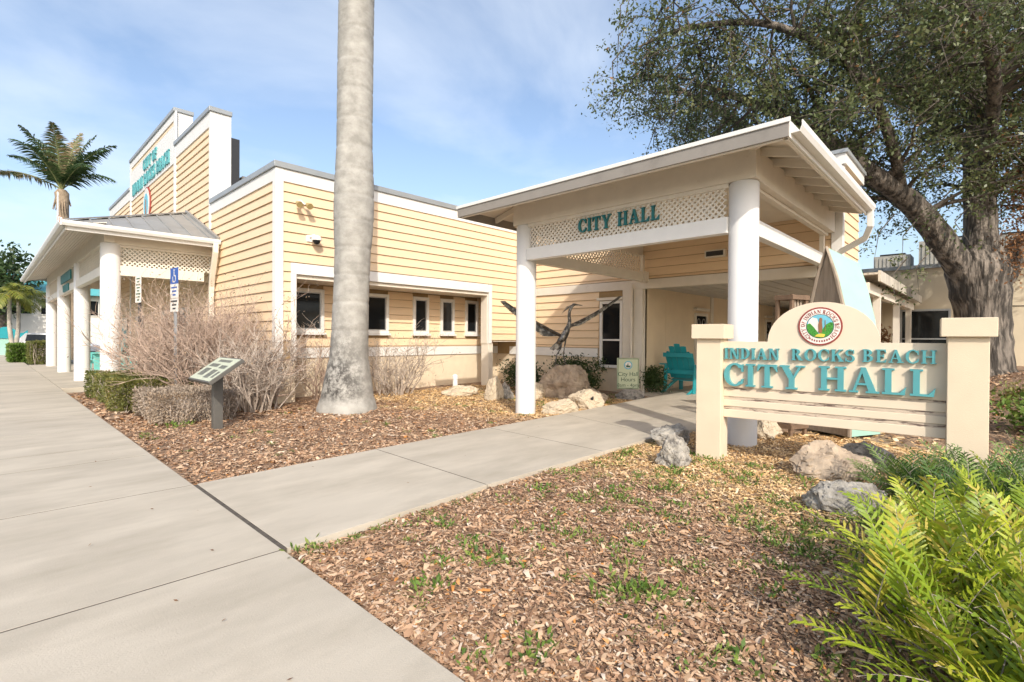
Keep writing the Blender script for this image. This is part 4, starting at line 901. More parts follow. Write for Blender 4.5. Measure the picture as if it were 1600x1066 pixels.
# bronze leafed shrub under the walk
# ================================================================== FAR LEFT BACKGROUND
FB = thing('far_building', 'distant white building with teal roof behind small palms', 'building', (6, 64, 0))
M_WHITEB = mat('far_wall_white', (.74, .71, .64), .8, .05, .6); M_TEALROOF = mat('teal_roof', (.10, .40, .40), .5, .08, 1)
part('wall', M_WHITEB, FB, (-6, 22, 64, 74, -.2, 5.3))
mb = MB(); mb.add([(-7, 63, 5.3), (23, 63, 5.3), (23, 75, 5.3), (-7, 75, 5.3), (-1, 69, 7.4), (17, 69, 7.4)], [(0, 1, 5, 4), (1, 2, 5), (2, 3, 4, 5), (3, 0, 4), (0, 3, 2, 1)]); mb.build('roof', M_TEALROOF, FB)
for xx in (1.4, 3.6, 6.2): o_ = part('window', M_WHITEB, FB, (xx-.1, xx+1.6, 63.9, 63.999, 3.3, 4.9)); part('pane', M_GLASS, o_, (xx, xx+1.5, 63.88, 63.899, 3.4, 4.8))
MW = thing('mural_wall', 'low pale wall with a painted teal wave along its top', 'wall', (2, 52, 0)); part('wall', M_MINT, MW, (-3, 2.2, 52, 52.3, -.2, 1.5))
mb = MB(); up = [(-3+5.2*i/24, 1.5+.55*abs(math.sin(i*.42))) for i in range(25)]; mb.prism([(-3, 1.2), (2.2, 1.2)]+list(reversed(up)), lambda u, v, q: (u, 52-q, v), .002, .08); mb.build('wave', M_CHAIR, MW)
# parked white car
M_CARW = mat('car_paint_white', (.78, .78, .78), .25, .01, 2); M_LAMP = mat('tail_lamp_red', (.45, .02, .02), .3); M_TYRE = mat('tyre', (.02, .02, .02), .8)
CAR = thing('parked_car', 'white parked car with red tail lamps beyond the clipped hedge', 'car', (3.55, 46.2, 0), R(-46))
mb = MB(); side = [(-2.3, .35), (2.2, .35), (2.25, .8), (1.3, .98), (.75, 1.55), (-1.6, 1.6), (-2.2, 1.05), (-2.35, .8)]
mb.prism(side, lambda u, v, q: (u, q*(1-.12*max(0, v-.95)), v), -.88, .88); mb.build('body', M_CARW, CAR, local=True, bevel=.05)
for s_ in (-1, 1):
    mb = MB(); mb.prism([(-1.55, 1.05), (1.1, 1.05), (.7, 1.47), (-1.45, 1.5)], lambda u, v, q: (u, s_*q*(1-.12*max(0, v-.95)), v), .885, .893); mb.build('side_window', M_GLASS, CAR, local=True)
    mb = MB(); mb.box(-2.37, -2.2, s_*.72-.12, s_*.72+.12, .85, 1.02); mb.build('tail_lamp', M_LAMP, CAR, local=True)
    for u in (-1.4, 1.4): mb = MB(); mb.tube([(u, s_*.72, .33), (u, s_*.9, .33)], .33, 20); mb.build('wheel', M_TYRE, CAR, local=True)
mb = MB(); mb.prism([(-2.215, 1.08), (-1.68, 1.54)], lambda u, v, q: (u-.02, q, v+.01), -.7, .7) if False else mb.hexa([(-2.24, -.7, 1.06), (-2.24, .7, 1.06), (-2.2, .7, 1.06), (-2.2, -.7, 1.06), (-1.70, -.66, 1.54), (-1.70, .66, 1.54), (-1.66, .66, 1.54), (-1.66, -.66, 1.54)]); mb.build('rear_window', M_GLASS, CAR, local=True)

# ================================================================== VEGETATION
M_LEAF_OAK = attr_mat('oak_leaf', [[(0, (.045, .068, .025)), (.5, (.13, .165, .06)), (.85, (.24, .25, .11)), (.97, (.26, .21, .08)), (1, (.30, .16, .06))]], .40, .38, .6)
M_LEAF_DRY = attr_mat('dry_leaf', [[(0, (.16, .07, .03)), (1, (.36, .20, .10))]], .8, .2)
M_FERN_L = attr_mat('fern_leaf_bright', [[(0, (.07, .14, .015)), (.45, (.22, .32, .025)), (.85, (.44, .50, .04)), (1, (.55, .45, .09))]], .42, .30, .5)
M_FERN_D = attr_mat('fern_leaf_dark', [[(0, (.04, .10, .02)), (.6, (.10, .19, .04)), (1, (.22, .30, .07))]], .45, .25, .5)
M_HEDGE = attr_mat('hedge_leaf', [[(0, (.06, .08, .02)), (.6, (.17, .18, .045)), (1, (.32, .25, .08))]], .6, .25, .4)
M_HEDGED = attr_mat('dry_hedge_leaf', [[(0, (.22, .17, .13)), (.6, (.40, .33, .26)), (1, (.46, .32, .20))]], .9, .15, .2)
M_SHRUB = attr_mat('shrub_leaf', [[(0, (.02, .045, .012)), (.7, (.05, .09, .022)), (1, (.12, .15, .04))]], .5, .2, .5)
M_PALML = attr_mat('palm_leaf', [[(0, (.035, .075, .025)), (.6, (.08, .13, .04)), (.85, (.16, .15, .07)), (1, (.30, .22, .12))]], .5, .25, .5)
M_PALMY = attr_mat('palm_leaf_yellow', [[(0, (.10, .14, .02)), (.5, (.24, .25, .04)), (1, (.45, .33, .06))]], .5, .25, .5)
M_WEED = attr_mat('weed_leaf', [[(0, (.06, .12, .02)), (.6, (.15, .24, .04)), (1, (.28, .32, .08))]], .6, .25, .4)
M_CHIP = attr_mat('mulch_chip', [[(0, (.07, .042, .028)), (.25, (.24, .135, .08)), (.55, (.46, .28, .17)), (.82, (.62, .44, .29)), (.97, (.68, .57, .46)), (1, (.55, .24, .07))],
                                 [(0, (.26, .14, .05)), (.35, (.64, .40, .17)), (.75, (.86, .62, .33)), (1, (.86, .70, .46))]], .85, 0, .25, zone=True)
def rand_unit(n):
    v = rng.normal(size=(n, 3)); return v/np.linalg.norm(v, axis=1, keepdims=True)
def leaf_quads(P, size, aspect=.5, up=0.3, dirs=None, jitter=1.0):
    """diamond leaves at points P; size array; returns verts (4 per leaf) and quads"""
    n = len(P); d = rand_unit(n) if dirs is None else dirs+jitter*rand_unit(n)*.5
    d /= np.linalg.norm(d, axis=1, keepdims=True)
    nn = rand_unit(n); nn[:, 2] = np.abs(nn[:, 2])+up; s = np.cross(d, nn); s /= np.linalg.norm(s, axis=1, keepdims=True)+1e-9
    size = np.broadcast_to(size, (n,))[:, None]
    a = P; b = P+d*size*.5+s*size*aspect*.5; c = P+d*size; e = P+d*size*.5-s*size*aspect*.5
    V = np.stack([a, b, c, e], 1).reshape(-1, 3); F = np.arange(4*n).reshape(n, 4)
    return V, F
# --- oak
OT = np.array([19.9, 0.16, 0.62]); OAK = thing('oak_tree', 'large spreading live oak with rough grey bark behind the sign', 'tree', tuple(OT))
cr_, cf_ = np.array(CR), np.array(CF)
def op(u, z, q=0.0): return Vector(tuple(OT+cr_*u+cf_*q+np.array([0, 0, z-OT[2]])))
K = 14.5/785.2
def opx(px, py, q=0.0):     # photograph position on the tree's own plane, used only to shape the limbs
    return op((px-1535)*K, CAM_H+(531-py)*K, q)
def limb(mb, pts, rad, n=12, wob=.05):
    P_ = [Vector(p) for p in pts]; out = []; rr = []
    for i in range(len(P_)-1):
        p0 = P_[max(0, i-1)]; p1 = P_[i]; p2 = P_[i+1]; p3 = P_[min(len(P_)-1, i+2)]
        for k in range(4):
            t = k/4; out.append(.5*((2*p1)+(-p0+p2)*t+(2*p0-5*p1+4*p2-p3)*t*t+(-p0+3*p1-3*p2+p3)*t**3)); rr.append(rad[i]+(rad[i+1]-rad[i])*t)
    out.append(P_[-1]); rr.append(rad[-1])
    rr = [r*(1+wob*random.uniform(-1, 1)) for r in rr]
    mb.tube(out, rr, n); return out, rr
mb = MB(); nodes = []
def addlimb(pts, rad, n=12, spawn=True, start=.25):
    o_, r_ = limb(mb, pts, rad, n)
    if spawn:
        for i in range(int(len(o_)*start), len(o_)): nodes.append((o_[i], (o_[min(i+1, len(o_)-1)]-o_[max(0, i-1)]).normalized(), r_[i]))
addlimb([opx(1533, 590), opx(1533, 565), opx(1534, 520), opx(1530, 470), opx(1524, 425), opx(1530, 390)], [.86, .70, .64, .66, .74, .55], 18, False)
addlimb([opx(1515, 440), opx(1480, 400, -.1), opx(1432, 350, -.3), opx(1380, 315, -.6), opx(1310, 285, -1.0), opx(1230, 235, -1.2), opx(1150, 190, -1.0), opx(1070, 150, -.6)], [.44, .36, .32, .28, .23, .17, .12, .05])
addlimb([opx(1525, 430), opx(1528, 360), opx(1530, 290, .1), opx(1535, 210, .2), opx(1545, 130, .3), opx(1560, 40, .3), opx(1575, -80, .4)], [.5, .40, .37, .34, .31, .27, .2], 12, True, .35)
addlimb([opx(1540, 170, .3), opx(1512, 100, .0), opx(1470, 55, -.6), opx(1410, 20, -1.2), opx(1330, -30, -1.6), opx(1240, -70, -1.8)], [.25, .22, .20, .16, .12, .06])
addlimb([opx(1545, 440), opx(1585, 400, .1), opx(1640, 355, .3), opx(1710, 300, .5), opx(1800, 240, .4)], [.44, .36, .31, .26, .16])
addlimb([opx(1560, 150, .3), opx(1600, 60, .3), opx(1650, -30, .5), opx(1720, -100, .4)], [.22, .2, .16, .08])
addlimb([opx(1455, 365, -.2), opx(1400, 280, .8), opx(1330, 215, 1.8), opx(1240, 140, 2.8), opx(1150, 70, 3.4), opx(1080, 20, 3.6)], [.2, .18, .15, .12, .09, .04])
addlimb([opx(1530, 300, .0), opx(1480, 230, -1.2), opx(1420, 170, -2.4), opx(1340, 110, -3.2), opx(1250, 60, -3.6)], [.2, .17, .14, .10, .05])
addlimb([opx(1540, 240, .2), opx(1520, 150, 1.5), opx(1490, 60, 2.6), opx(1440, -40, 3.4)], [.2, .17, .13, .06])
addlimb([opx(1380, 315, -.6), opx(1320, 250, -1.6), opx(1240, 180, -2.4), opx(1130, 130, -2.6), opx(1030, 120, -2.2), opx(965, 140, -2.0)], [.15, .13, .11, .08, .06, .02])
addlimb([opx(1545, 300), opx(1600, 230, -.8), opx(1660, 150, -1.4)], [.16, .13, .08])
mb.build('trunk', M_BARK, OAK, smooth=True)
# secondary branches and leaf clumps
mb2 = MB(); tips = []
crown_c = op(-4.4, 9.2, -.2); rnd = random.Random(3)
def inside(p):
    d = np.array(p)-OT; u = d@cr_; q = d@cf_; z = p[2]
    # crown envelope: broad dome, reaching far over the hall, higher and deeper near the trunk
    zlo = 6.1-.25*u*0 if u < -2.4 else 5.2
    if u < -1.5 and u > -4.6: zlo = 5.5
    if u < -5: zlo = 6.0+.10*(-u-5)
    return (u/11.6)**2+(q/6.5)**2+((z-9.0)/(5.6 if u > -6 else 4.6))**2 < 1 and z > zlo
for (p, d, r) in nodes:
    nb = 2 if r > .15 else 2
    for _ in range(nb):
        dd = (d*rnd.uniform(.1, .9)+Vector((rnd.gauss(0, .8), rnd.gauss(0, .8), rnd.gauss(.15, .55)))).normalized()
        L = rnd.uniform(1.2, 3.0); pts = [p]; q = p
        for s_ in range(4):
            dd = (dd+Vector((rnd.gauss(0, .28), rnd.gauss(0, .28), rnd.gauss(.0, .25)))).normalized(); q = q+dd*L/4; pts.append(q)
        if not inside(pts[2]): continue
        r0 = min(.07, r*.45); mb2.tube(pts, [r0, r0*.75, r0*.55, r0*.35, r0*.12], 6, False)
        for j in range(1, 5):
            for _k in range(3):
                e = (dd+Vector((rnd.gauss(0, .9), rnd.gauss(0, .9), rnd.gauss(-.05, .7)))).normalized(); l2 = rnd.uniform(.5, 1.3); b = pts[j]
                c1 = b+e*l2*.5; e2 = (e+Vector((rnd.gauss(0, .4), rnd.gauss(0, .4), rnd.gauss(-.1, .4)))).normalized(); c2 = c1+e2*l2*.5
                if not inside(c2): continue
                mb2.tube([b, c1, c2], [.018, .012, .005], 4, False); tips.append((np.array(c1), .8)); tips.append((np.array(c2), 1.0)); tips.append(((np.array(b)+np.array(c1))/2, .5))
                for _m in range(3):
                    e3 = (e2+Vector((rnd.gauss(0, 1), rnd.gauss(0, 1), rnd.gauss(-.1, .8)))).normalized(); c3 = c2+e3*rnd.uniform(.2, .5); mb2.tube([c2, c3], [.006, .003], 3, False); tips.append((np.array(c3), 1.0))
# hanging sprays below the long left limb
for (px, py, L) in ((1365, 420, 1.0), (1385, 465, .5), (1348, 480, .5), (1415, 375, .6), (1440, 400, .5), (1330, 415, .8), (1560, 330, .8), (955, 105, 1.2), (938, 165, .9), (968, 200, .7), (985, 60, 1.2), (1010, 150, 1.2), (1000, 225, .5), (1020, 245, .4), (1050, 230, .6), (940, 125, .8), (930, 200, .4), (1090, 225, .7), (1130, 205, .8)):
    q0 = -1.0 if px > 1300 else -2.0
    a = opx(px, py-40, q0); b = opx(px+rnd.uniform(-12, 12), py, q0+rnd.uniform(-.5, .5)); mb2.tube([a+Vector((.3, -.3, .5)), a, b], [.02, .014, .004], 4, False)
    for _ in range(int(12*L)): tips.append((np.array(a.lerp(b, rnd.random()))+np.array([rnd.gauss(0, .28*L), rnd.gauss(0, .28*L), rnd.gauss(0, .2*L)]), .7))
mb2.build('branches', M_BARKS, OAK)
tp = np.array([t_[0] for t_ in tips]); tw = np.array([t_[1] for t_ in tips])
NL = 15; keep = rng.random(len(tp)) < .52; tp = tp[keep]; tw = tw[keep]
P_ = np.repeat(tp, NL, 0)+rng.normal(size=(len(tp)*NL, 3))*(.145*np.repeat(tw, NL))[:, None]
V, F = leaf_quads(P_, rng.uniform(.075, .135, len(P_)), .5, .25)
clump = np.repeat(rng.uniform(0, .55, len(tp)), NL); tint = np.clip(clump+rng.uniform(0, .5, len(P_))**1.3*.9, 0, .96); tint[rng.random(len(P_)) < .012] = 1.0
npmesh('crown', V, F, M_LEAF_OAK, OAK, {'tint': tint})
print('oak leaves', len(P_))
# dry brown resurrection fern / leaf clumps on the trunk
cl = [(1555, 385, .55), (1545, 410, .5), (1575, 340, .55), (1590, 300, .6), (1600, 350, .6), (1560, 300, .35), (1530, 265, .3), (1548, 175, .3), (1575, 240, .5), (1540, 235, .3)]
Pd = np.concatenate([np.array(opx(px, py, -.45))+rng.normal(size=(420, 3))*np.array([.30, .30, .32])*s_/.5 for px, py, s_ in cl])
V, F = leaf_quads(Pd, rng.uniform(.06, .13, len(Pd)), .5, .1); npmesh('dry_leaves', V, F, M_LEAF_DRY, OAK, {'tint': rng.random(len(Pd))})

# --- palms
def frond(base, dirv, L, droop, nleaf, leaf_len, width=.05, vs=None, fs=None, ts=None, tint0=.3, rach=None, hang=.6):
    d = np.array(dirv, float); d /= np.linalg.norm(d); pts = []; p = np.array(base, float); n = 14
    for i in range(n+1):
        pts.append(p.copy()); d = d+np.array([0, 0, -droop/n*(0.4+1.3*i/n)]); d /= np.linalg.norm(d); p = p+d*L/n
    rach.tube([Vector(q) for q in pts], [.03*(1-i/n*.85)*max(.5, L/2.5) for i in range(n+1)], 5, False)
    for i in range(nleaf):
        f = .12+.86*i/nleaf; k = f*n; i0 = min(n-1, int(k)); q = pts[i0]+(pts[i0+1]-pts[i0])*(k-i0); dd = pts[i0+1]-pts[i0]; dd /= np.linalg.norm(dd)
        side = np.cross(dd, [0, 0, 1]); side /= np.linalg.norm(side)+1e-6; upv = np.cross(side, dd)
        for s_ in (-1, 1):
            ld = side*s_*1.0+dd*(.55+.3*f)+upv*rng.uniform(-.1, .45)+np.array([0, 0, -hang*rng.uniform(.4, 1)]); ld /= np.linalg.norm(ld)
            l = leaf_len*math.sin(math.pi*min(1, .16+f*.80))*rng.uniform(.8, 1.1); wv = np.cross(ld, upv); wv /= np.linalg.norm(wv)+1e-6; wv *= width/2
            mid = q+ld*l*.5+np.array([0, 0, .02]); tip = q+ld*l+np.array([0, 0, -hang*.35*l])
            o = len(vs); vs += [q-wv*.5, q+wv*.5, mid+wv, mid-wv, tip]; fs += [(o, o+1, o+2, o+3), (o+3, o+2, o+4, o+4)]; t = min(1, max(0, tint0+rng.normal()*.16)); ts += [t, t]
def palm_crown(parent, top, n, L, leaf_len, m, seed, spread=(-.2, 1.1), droop=1.1, nleaf=34, dirs=None, width=.05, tints=None):
    vs, fs, ts = [], [], []; rb = MB(); rr = random.Random(seed)
    for i in range(n):
        if dirs: az, el_, ll, ti, dr = dirs[i]
        else: az = i*2.4+rr.uniform(-.3, .3); el_ = rr.uniform(*spread); ll = L*rr.uniform(.85, 1.1); ti = .35; dr = droop
        frond(top, (math.cos(az)*math.cos(el_), math.sin(az)*math.cos(el_), math.sin(el_)), ll, dr, nleaf, leaf_len, width, vs, fs, ts, ti if tints is None else tints[i % len(tints)], rb)
    V = np.array(vs); quads = np.array([f for f in fs if f[2] != f[3]]); tris = np.array([f[:3] for f in fs if f[2] == f[3]])
    # tips as quads with doubled last vertex are turned into triangles through a second mesh-free trick: thin quads
    V2 = V.copy(); k = len(V)//5; tipq = []
    extra = []
    for i in range(k):
        a = V[5*i+2]; b = V[5*i+3]; t = V[5*i+4]; extra.append(t+(a-b)*.08); tipq.append((5*i+3, 5*i+2, len(V)+i, 5*i+4))
    V2 = np.concatenate([V, np.array(extra)]); Q = np.concatenate([quads, np.array(tipq)]); tt = np.array(ts).reshape(-1, 2)[:, 0]
    npmesh('fronds', V2, Q, m, parent, {'tint': np.concatenate([tt, tt])}); rb.build('frond_stems', MATS['palm_stem'], parent)
mat('palm_stem', (.22, .24, .10), .6, .2, 5); mat('palm_trunk_brown', (.30, .23, .16), .9, .25, 8, .5, 30)
# royal palm by the window recess
RPx = Vector((5.17, 9.62, 0)); RP = thing('royal_palm', 'tall smooth grey palm trunk in front of the window recess', 'palm tree', RPx)
prof = [(.05, .60, 0), (.10, .575, 0), (.30, .52, .005), (.58, .475, .01), (.85, .425, .02), (1.1, .385, .03), (1.5, .37, .045), (1.9, .362, .055), (2.55, .352, .075), (3.2, .358, .09), (3.6, .382, .10), (3.87, .396, .105), (4.3, .398, .11), (4.6, .392, .115), (5.0, .374, .12), (5.45, .356, .125), (6.5, .352, .14), (8.5, .355, .16), (10.0, .33, .17), (11.5, .26, .18)]
mb = MB(); N_ = 48; vs = []
PZ = [p_[0] for p_ in prof]; PR = [p_[1] for p_ in prof]; PO = [p_[2] for p_ in prof]
zz = list(np.concatenate([np.arange(-.1, 1.2, .06), np.arange(1.2, 11.5, .03)]))
ringz = [.26, 1.02, 1.62, 2.2, 2.75, 3.3, 3.85, 4.35, 4.85, 5.35, 5.9, 6.5, 7.1, 7.7, 8.3, 9, 9.7, 10.5]
for z in zz:
    r = np.interp(max(z, .05), PZ, PR); o = np.interp(z, PZ, PO); c = RPx+CR*o
    rg = sum(.011*math.exp(-((z-q)/.03)**2) for q in ringz)
    for j in range(N_):
        a = 2*math.pi*j/N_; w_ = r-rg+.008*math.sin(3*a+z*.8)+.006*math.sin(7*a-z*1.7)*(1 if z < 1.3 else .4); vs.append((c.x+w_*math.cos(a), c.y+w_*math.sin(a), z))
fs = [(i*N_+j, i*N_+(j+1) % N_, (i+1)*N_+(j+1) % N_, (i+1)*N_+j) for i in range(len(zz)-1) for j in range(N_)]
mb.add(vs, fs)
# bark with dark lichen low on the side facing the walk: a stain with a shape of its own
mp_ = bpy.data.materials.new('palm_bark_lichen'); mp_.use_nodes = True; T_ = mp_.node_tree; Nn = T_.nodes; Lk = T_.links; b = Nn['Principled BSDF']; b.inputs['Roughness'].default_value = .85; b.inputs['Specular IOR Level'].default_value = .25
geo = Nn.new('ShaderNodeNewGeometry'); s3 = Nn.new('ShaderNodeSeparateXYZ'); Lk.new(geo.outputs['Position'], s3.inputs[0])
def tn(scale, det=8, rough=.6, vec=None):
    n = Nn.new('ShaderNodeTexNoise'); n.inputs['Scale'].default_value = scale; n.inputs['Detail'].default_value = det; n.inputs['Roughness'].default_value = rough; Lk.new(vec or geo.outputs['Position'], n.inputs['Vector']); return n
mpn = Nn.new('ShaderNodeMapping'); mpn.inputs['Scale'].default_value = (1.2, 1.2, 1.5); Lk.new(geo.outputs['Position'], mpn.inputs[0])
na = tn(3.5, 8, .6, mpn.outputs[0]); ra = Nn.new('ShaderNodeValToRGB'); ra.color_ramp.elements[0].position = .32; ra.color_ramp.elements[1].position = .68; ra.color_ramp.elements[0].color = (.27, .26, .235, 1); ra.color_ramp.elements[1].color = (.43, .415, .38, 1); Lk.new(na.outputs[0], ra.inputs[0])
nb_ = tn(7, 10, .75); rb_ = Nn.new('ShaderNodeValToRGB'); rb_.color_ramp.elements[0].position = .42; rb_.color_ramp.elements[1].position = .56; Lk.new(nb_.outputs[0], rb_.inputs[0])
hz = Nn.new('ShaderNodeMapRange'); hz.inputs[1].default_value = 1.9; hz.inputs[2].default_value = .8; Lk.new(s3.outputs[2], hz.inputs[0])
hl = Nn.new('ShaderNodeMapRange'); hl.inputs[1].default_value = .12; hl.inputs[2].default_value = .35; Lk.new(s3.outputs[2], hl.inputs[0])
nf = Nn.new('ShaderNodeVectorMath'); nf.operation = 'DOT_PRODUCT'; nf.inputs[1].default_value = (-.85, -.5, 0); Lk.new(geo.outputs['Normal'], nf.inputs[0]); nm = Nn.new('ShaderNodeMapRange'); nm.inputs[1].default_value = .1; nm.inputs[2].default_value = .95; nm.inputs[3].default_value = .18; Lk.new(nf.outputs['Value'], nm.inputs[0])
def mul(a, b):
    m_ = Nn.new('ShaderNodeMath'); m_.operation = 'MULTIPLY'; Lk.new(a, m_.inputs[0]); Lk.new(b, m_.inputs[1]); return m_.outputs[0]
fac = mul(mul(mul(rb_.outputs[0], hz.outputs[0]), nm.outputs[0]), hl.outputs[0])
mxx = Nn.new('ShaderNodeMixRGB'); mxx.inputs['Color2'].default_value = (.07, .065, .06, 1); Lk.new(fac, mxx.inputs[0]); Lk.new(ra.outputs[0], mxx.inputs[1])
Lk.new(mxx.outputs[0], b.inputs['Base Color'])
bpn = Nn.new('ShaderNodeBump'); bpn.inputs['Strength'].default_value = .4; bpn.inputs['Distance'].default_value = .02; nc = tn(30, 9, .7); Lk.new(nc.outputs[0], bpn.inputs['Height']); Lk.new(bpn.outputs[0], b.inputs['Normal'])
mb.build('trunk', mp_, RP, smooth=True)
mb = MB(); ctop = RPx+CR*.18; mb.tube([ctop+Vector((0, 0, 11.3)), ctop+Vector((0, 0, 12.2)), ctop+Vector((0, 0, 13.2)), ctop+Vector((0, 0, 13.6))], [.27, .24, .15, .08], 20); mb.build('crownshaft', mat('crownshaft_green', (.10, .17, .05), .5), RP, smooth=True)
palm_crown(RP, np.array(ctop)+np.array([0, 0, 13.4]), 13, 3.6, .75, M_PALML, 5, (-.1, 1.1), 1.5, 44, None, .045)
# coconut palm rising behind the west porch
CP0 = Vector((3.5, 40.0, 0)); ct = Vector((3.15, 40.0, 10.1)); COC = thing('coconut_palm', 'coconut palm with ragged half brown fronds behind the long porch', 'palm tree', CP0)
mb = MB(); mb.tube([CP0, CP0+Vector((.1, 0, 3)), ct+Vector((.15, 0, -3.2)), ct+Vector((.05, 0, -1.2)), ct+Vector((0, 0, -.2)), ct], [.26, .2, .2, .28, .34, .2], 14); mb.build('trunk', MATS['palm_trunk_brown'], COC, smooth=True)
aL = math.atan2(-CR.y, -CR.x); aR = math.atan2(CR.y, CR.x); aF = math.atan2(CF.y, CF.x)
dirs = [(aL, .95, 4.0, .30, 1.2), (aL+.1, .55, 4.3, .86, .9), (aR, 1.05, 3.9, .35, 1.2), (aR-.4, .8, 3.6, .3, 1.4), (aF, 1.35, 4.2, .9, .9), (aF+.4, 1.2, 4.4, .88, .9), (aR+.4, 1.15, 4.2, .4, 1.2), (aF+3.1, 1.0, 3.8, .4, 1.4), (aF+2.6, 1.25, 3.8, .45, 1.1), (aL-.3, 1.2, 4.2, .35, 1.1), (aF-2.6, 1.2, 4.0, .8, 1.0), (aR+.1, .75, 3.4, .3, 1.5), (aF+.9, 1.3, 4.0, .3, .9), (aF-.8, 1.3, 4.1, .35, .9)]
palm_crown(COC, np.array(ct), len(dirs), 4, .85, M_PALML, 9, nleaf=60, dirs=dirs, width=.08)
mb = MB()
for i in range(9): a = i*2.2; mb.tube([ct+Vector((.2*math.cos(a), .2*math.sin(a), -.1)), ct+Vector((.42*math.cos(a), .42*math.sin(a), -.9-.3*(i % 3)))], [.05, .02], 5)
mb.build('boots', MATS['palm_trunk_brown'], COC)
# two small palms by the far building
for i, (x, y, h, lab) in enumerate(((1.5, 45.5, 4.1, 'small yellow green palm on the right of the far pair'), (1.05, 44.5, 4.1, 'small yellow green palm on the left of the far pair'))):
    t = thing('small_palm', lab, 'palm tree', (x, y, 0), 0, 'small palms by the far building'); mb = MB(); mb.tube([(x-.2*(1-i*2), y, 0), (x, y, h*.5), (x, y, h)], [.14, .11, .1], 10); mb.build('trunk', mat('small_palm_trunk%d' % i, (.42, .38, .32), .9, .2, 6), t, smooth=True)
    palm_crown(t, np.array([x, y, h]), 12, 1.9, .6, M_PALMY, 20+i, (-.2, .9), 1.6, 24, None, .06)
# flag behind the roof
FP = Vector((2.75, 37.0, 0)); t = thing('flagpole', 'white flagpole with a furled striped flag behind the porch roof', 'flag', FP)
mb = MB(); mb.tube([FP, FP+Vector((0, 0, 9.3))], [.05, .035], 8); mb.build('pole', M_PVC, t)
for i in range(7):
    mb = MB(); u0 = i*.13; P4 = []
    for k in range(9):
        f = k/8; z = 8.0-f*1.8-u0*.35; P4.append((u0*(.25+.9*f), z))
    v_ = []; 
    for (u, z) in P4: v_ += [FP+CR*(u+.05)+CF*(.08*math.sin(u*9+z*3))+Vector((0, 0, z)), FP+CR*(u+.19)+CF*(.08*math.sin((u+.14)*9+z*3))+Vector((0, 0, z-.05))]
    mb.add(v_, [(2*k, 2*k+1, 2*k+3, 2*k+2) for k in range(8)]); mb.build('flag_stripe', M_RED if i % 2 == 0 else M_SEALW, t)
# far trees on the left
def blob_tree(name, label, base, h, rad, m, seed, n=5200, ls=.3, trunk_r=.2, group=None):
    t = thing(name, label, 'tree', base, 0, group); rr = np.random.default_rng(seed); b = np.array(base, float)
    mb = MB(); mb.tube([Vector(base), Vector(base)+Vector((.1, .1, h*.4)), Vector(base)+Vector((0, 0, h*.75))], [trunk_r, trunk_r*.8, trunk_r*.3], 8)
    cs = b+np.array([0, 0, h*.66])+rr.normal(size=(26, 3))*np.array([rad*.45, rad*.45, h*.16])
    for c_ in cs: mb.tube([Vector(base)+Vector((0, 0, h*.4)), Vector(tuple(c_))], [trunk_r*.35, .03], 4, False)
    mb.build('trunk', M_BARKS, t)
    P = np.repeat(cs, n//26, 0)+rr.normal(size=(n//26*26, 3))*np.array([rad*.20, rad*.20, h*.075])
    V, F = leaf_quads(P, rr.uniform(ls*.6, ls*1.2, len(P)), .55, .2); npmesh('crown', V, F, m, t, {'tint': np.clip(np.repeat(rr.uniform(0, .5, 26), n//26)+rr.uniform(0, .5, len(P)), 0, .95)}); return t
blob_tree('background_tree', 'dark green tree behind the small palms at the left edge', (1.0, 62, 0), 9.2, 2.6, M_SHRUB, 31, 3600, .42, .3, 'trees beyond the far building')
blob_tree('background_tree', 'dark tree peeping between porch roof and teal roof', (9.5, 80, 0), 10.5, 5, M_SHRUB, 32, 6000, .45, .3, 'trees beyond the far building')
blob_tree('background_tree', 'tall loose tree at the far left edge of the picture', (-.6, 76, 0), 9.5, 3.2, M_SHRUB, 33, 3600, .5, .3, 'trees beyond the far building')

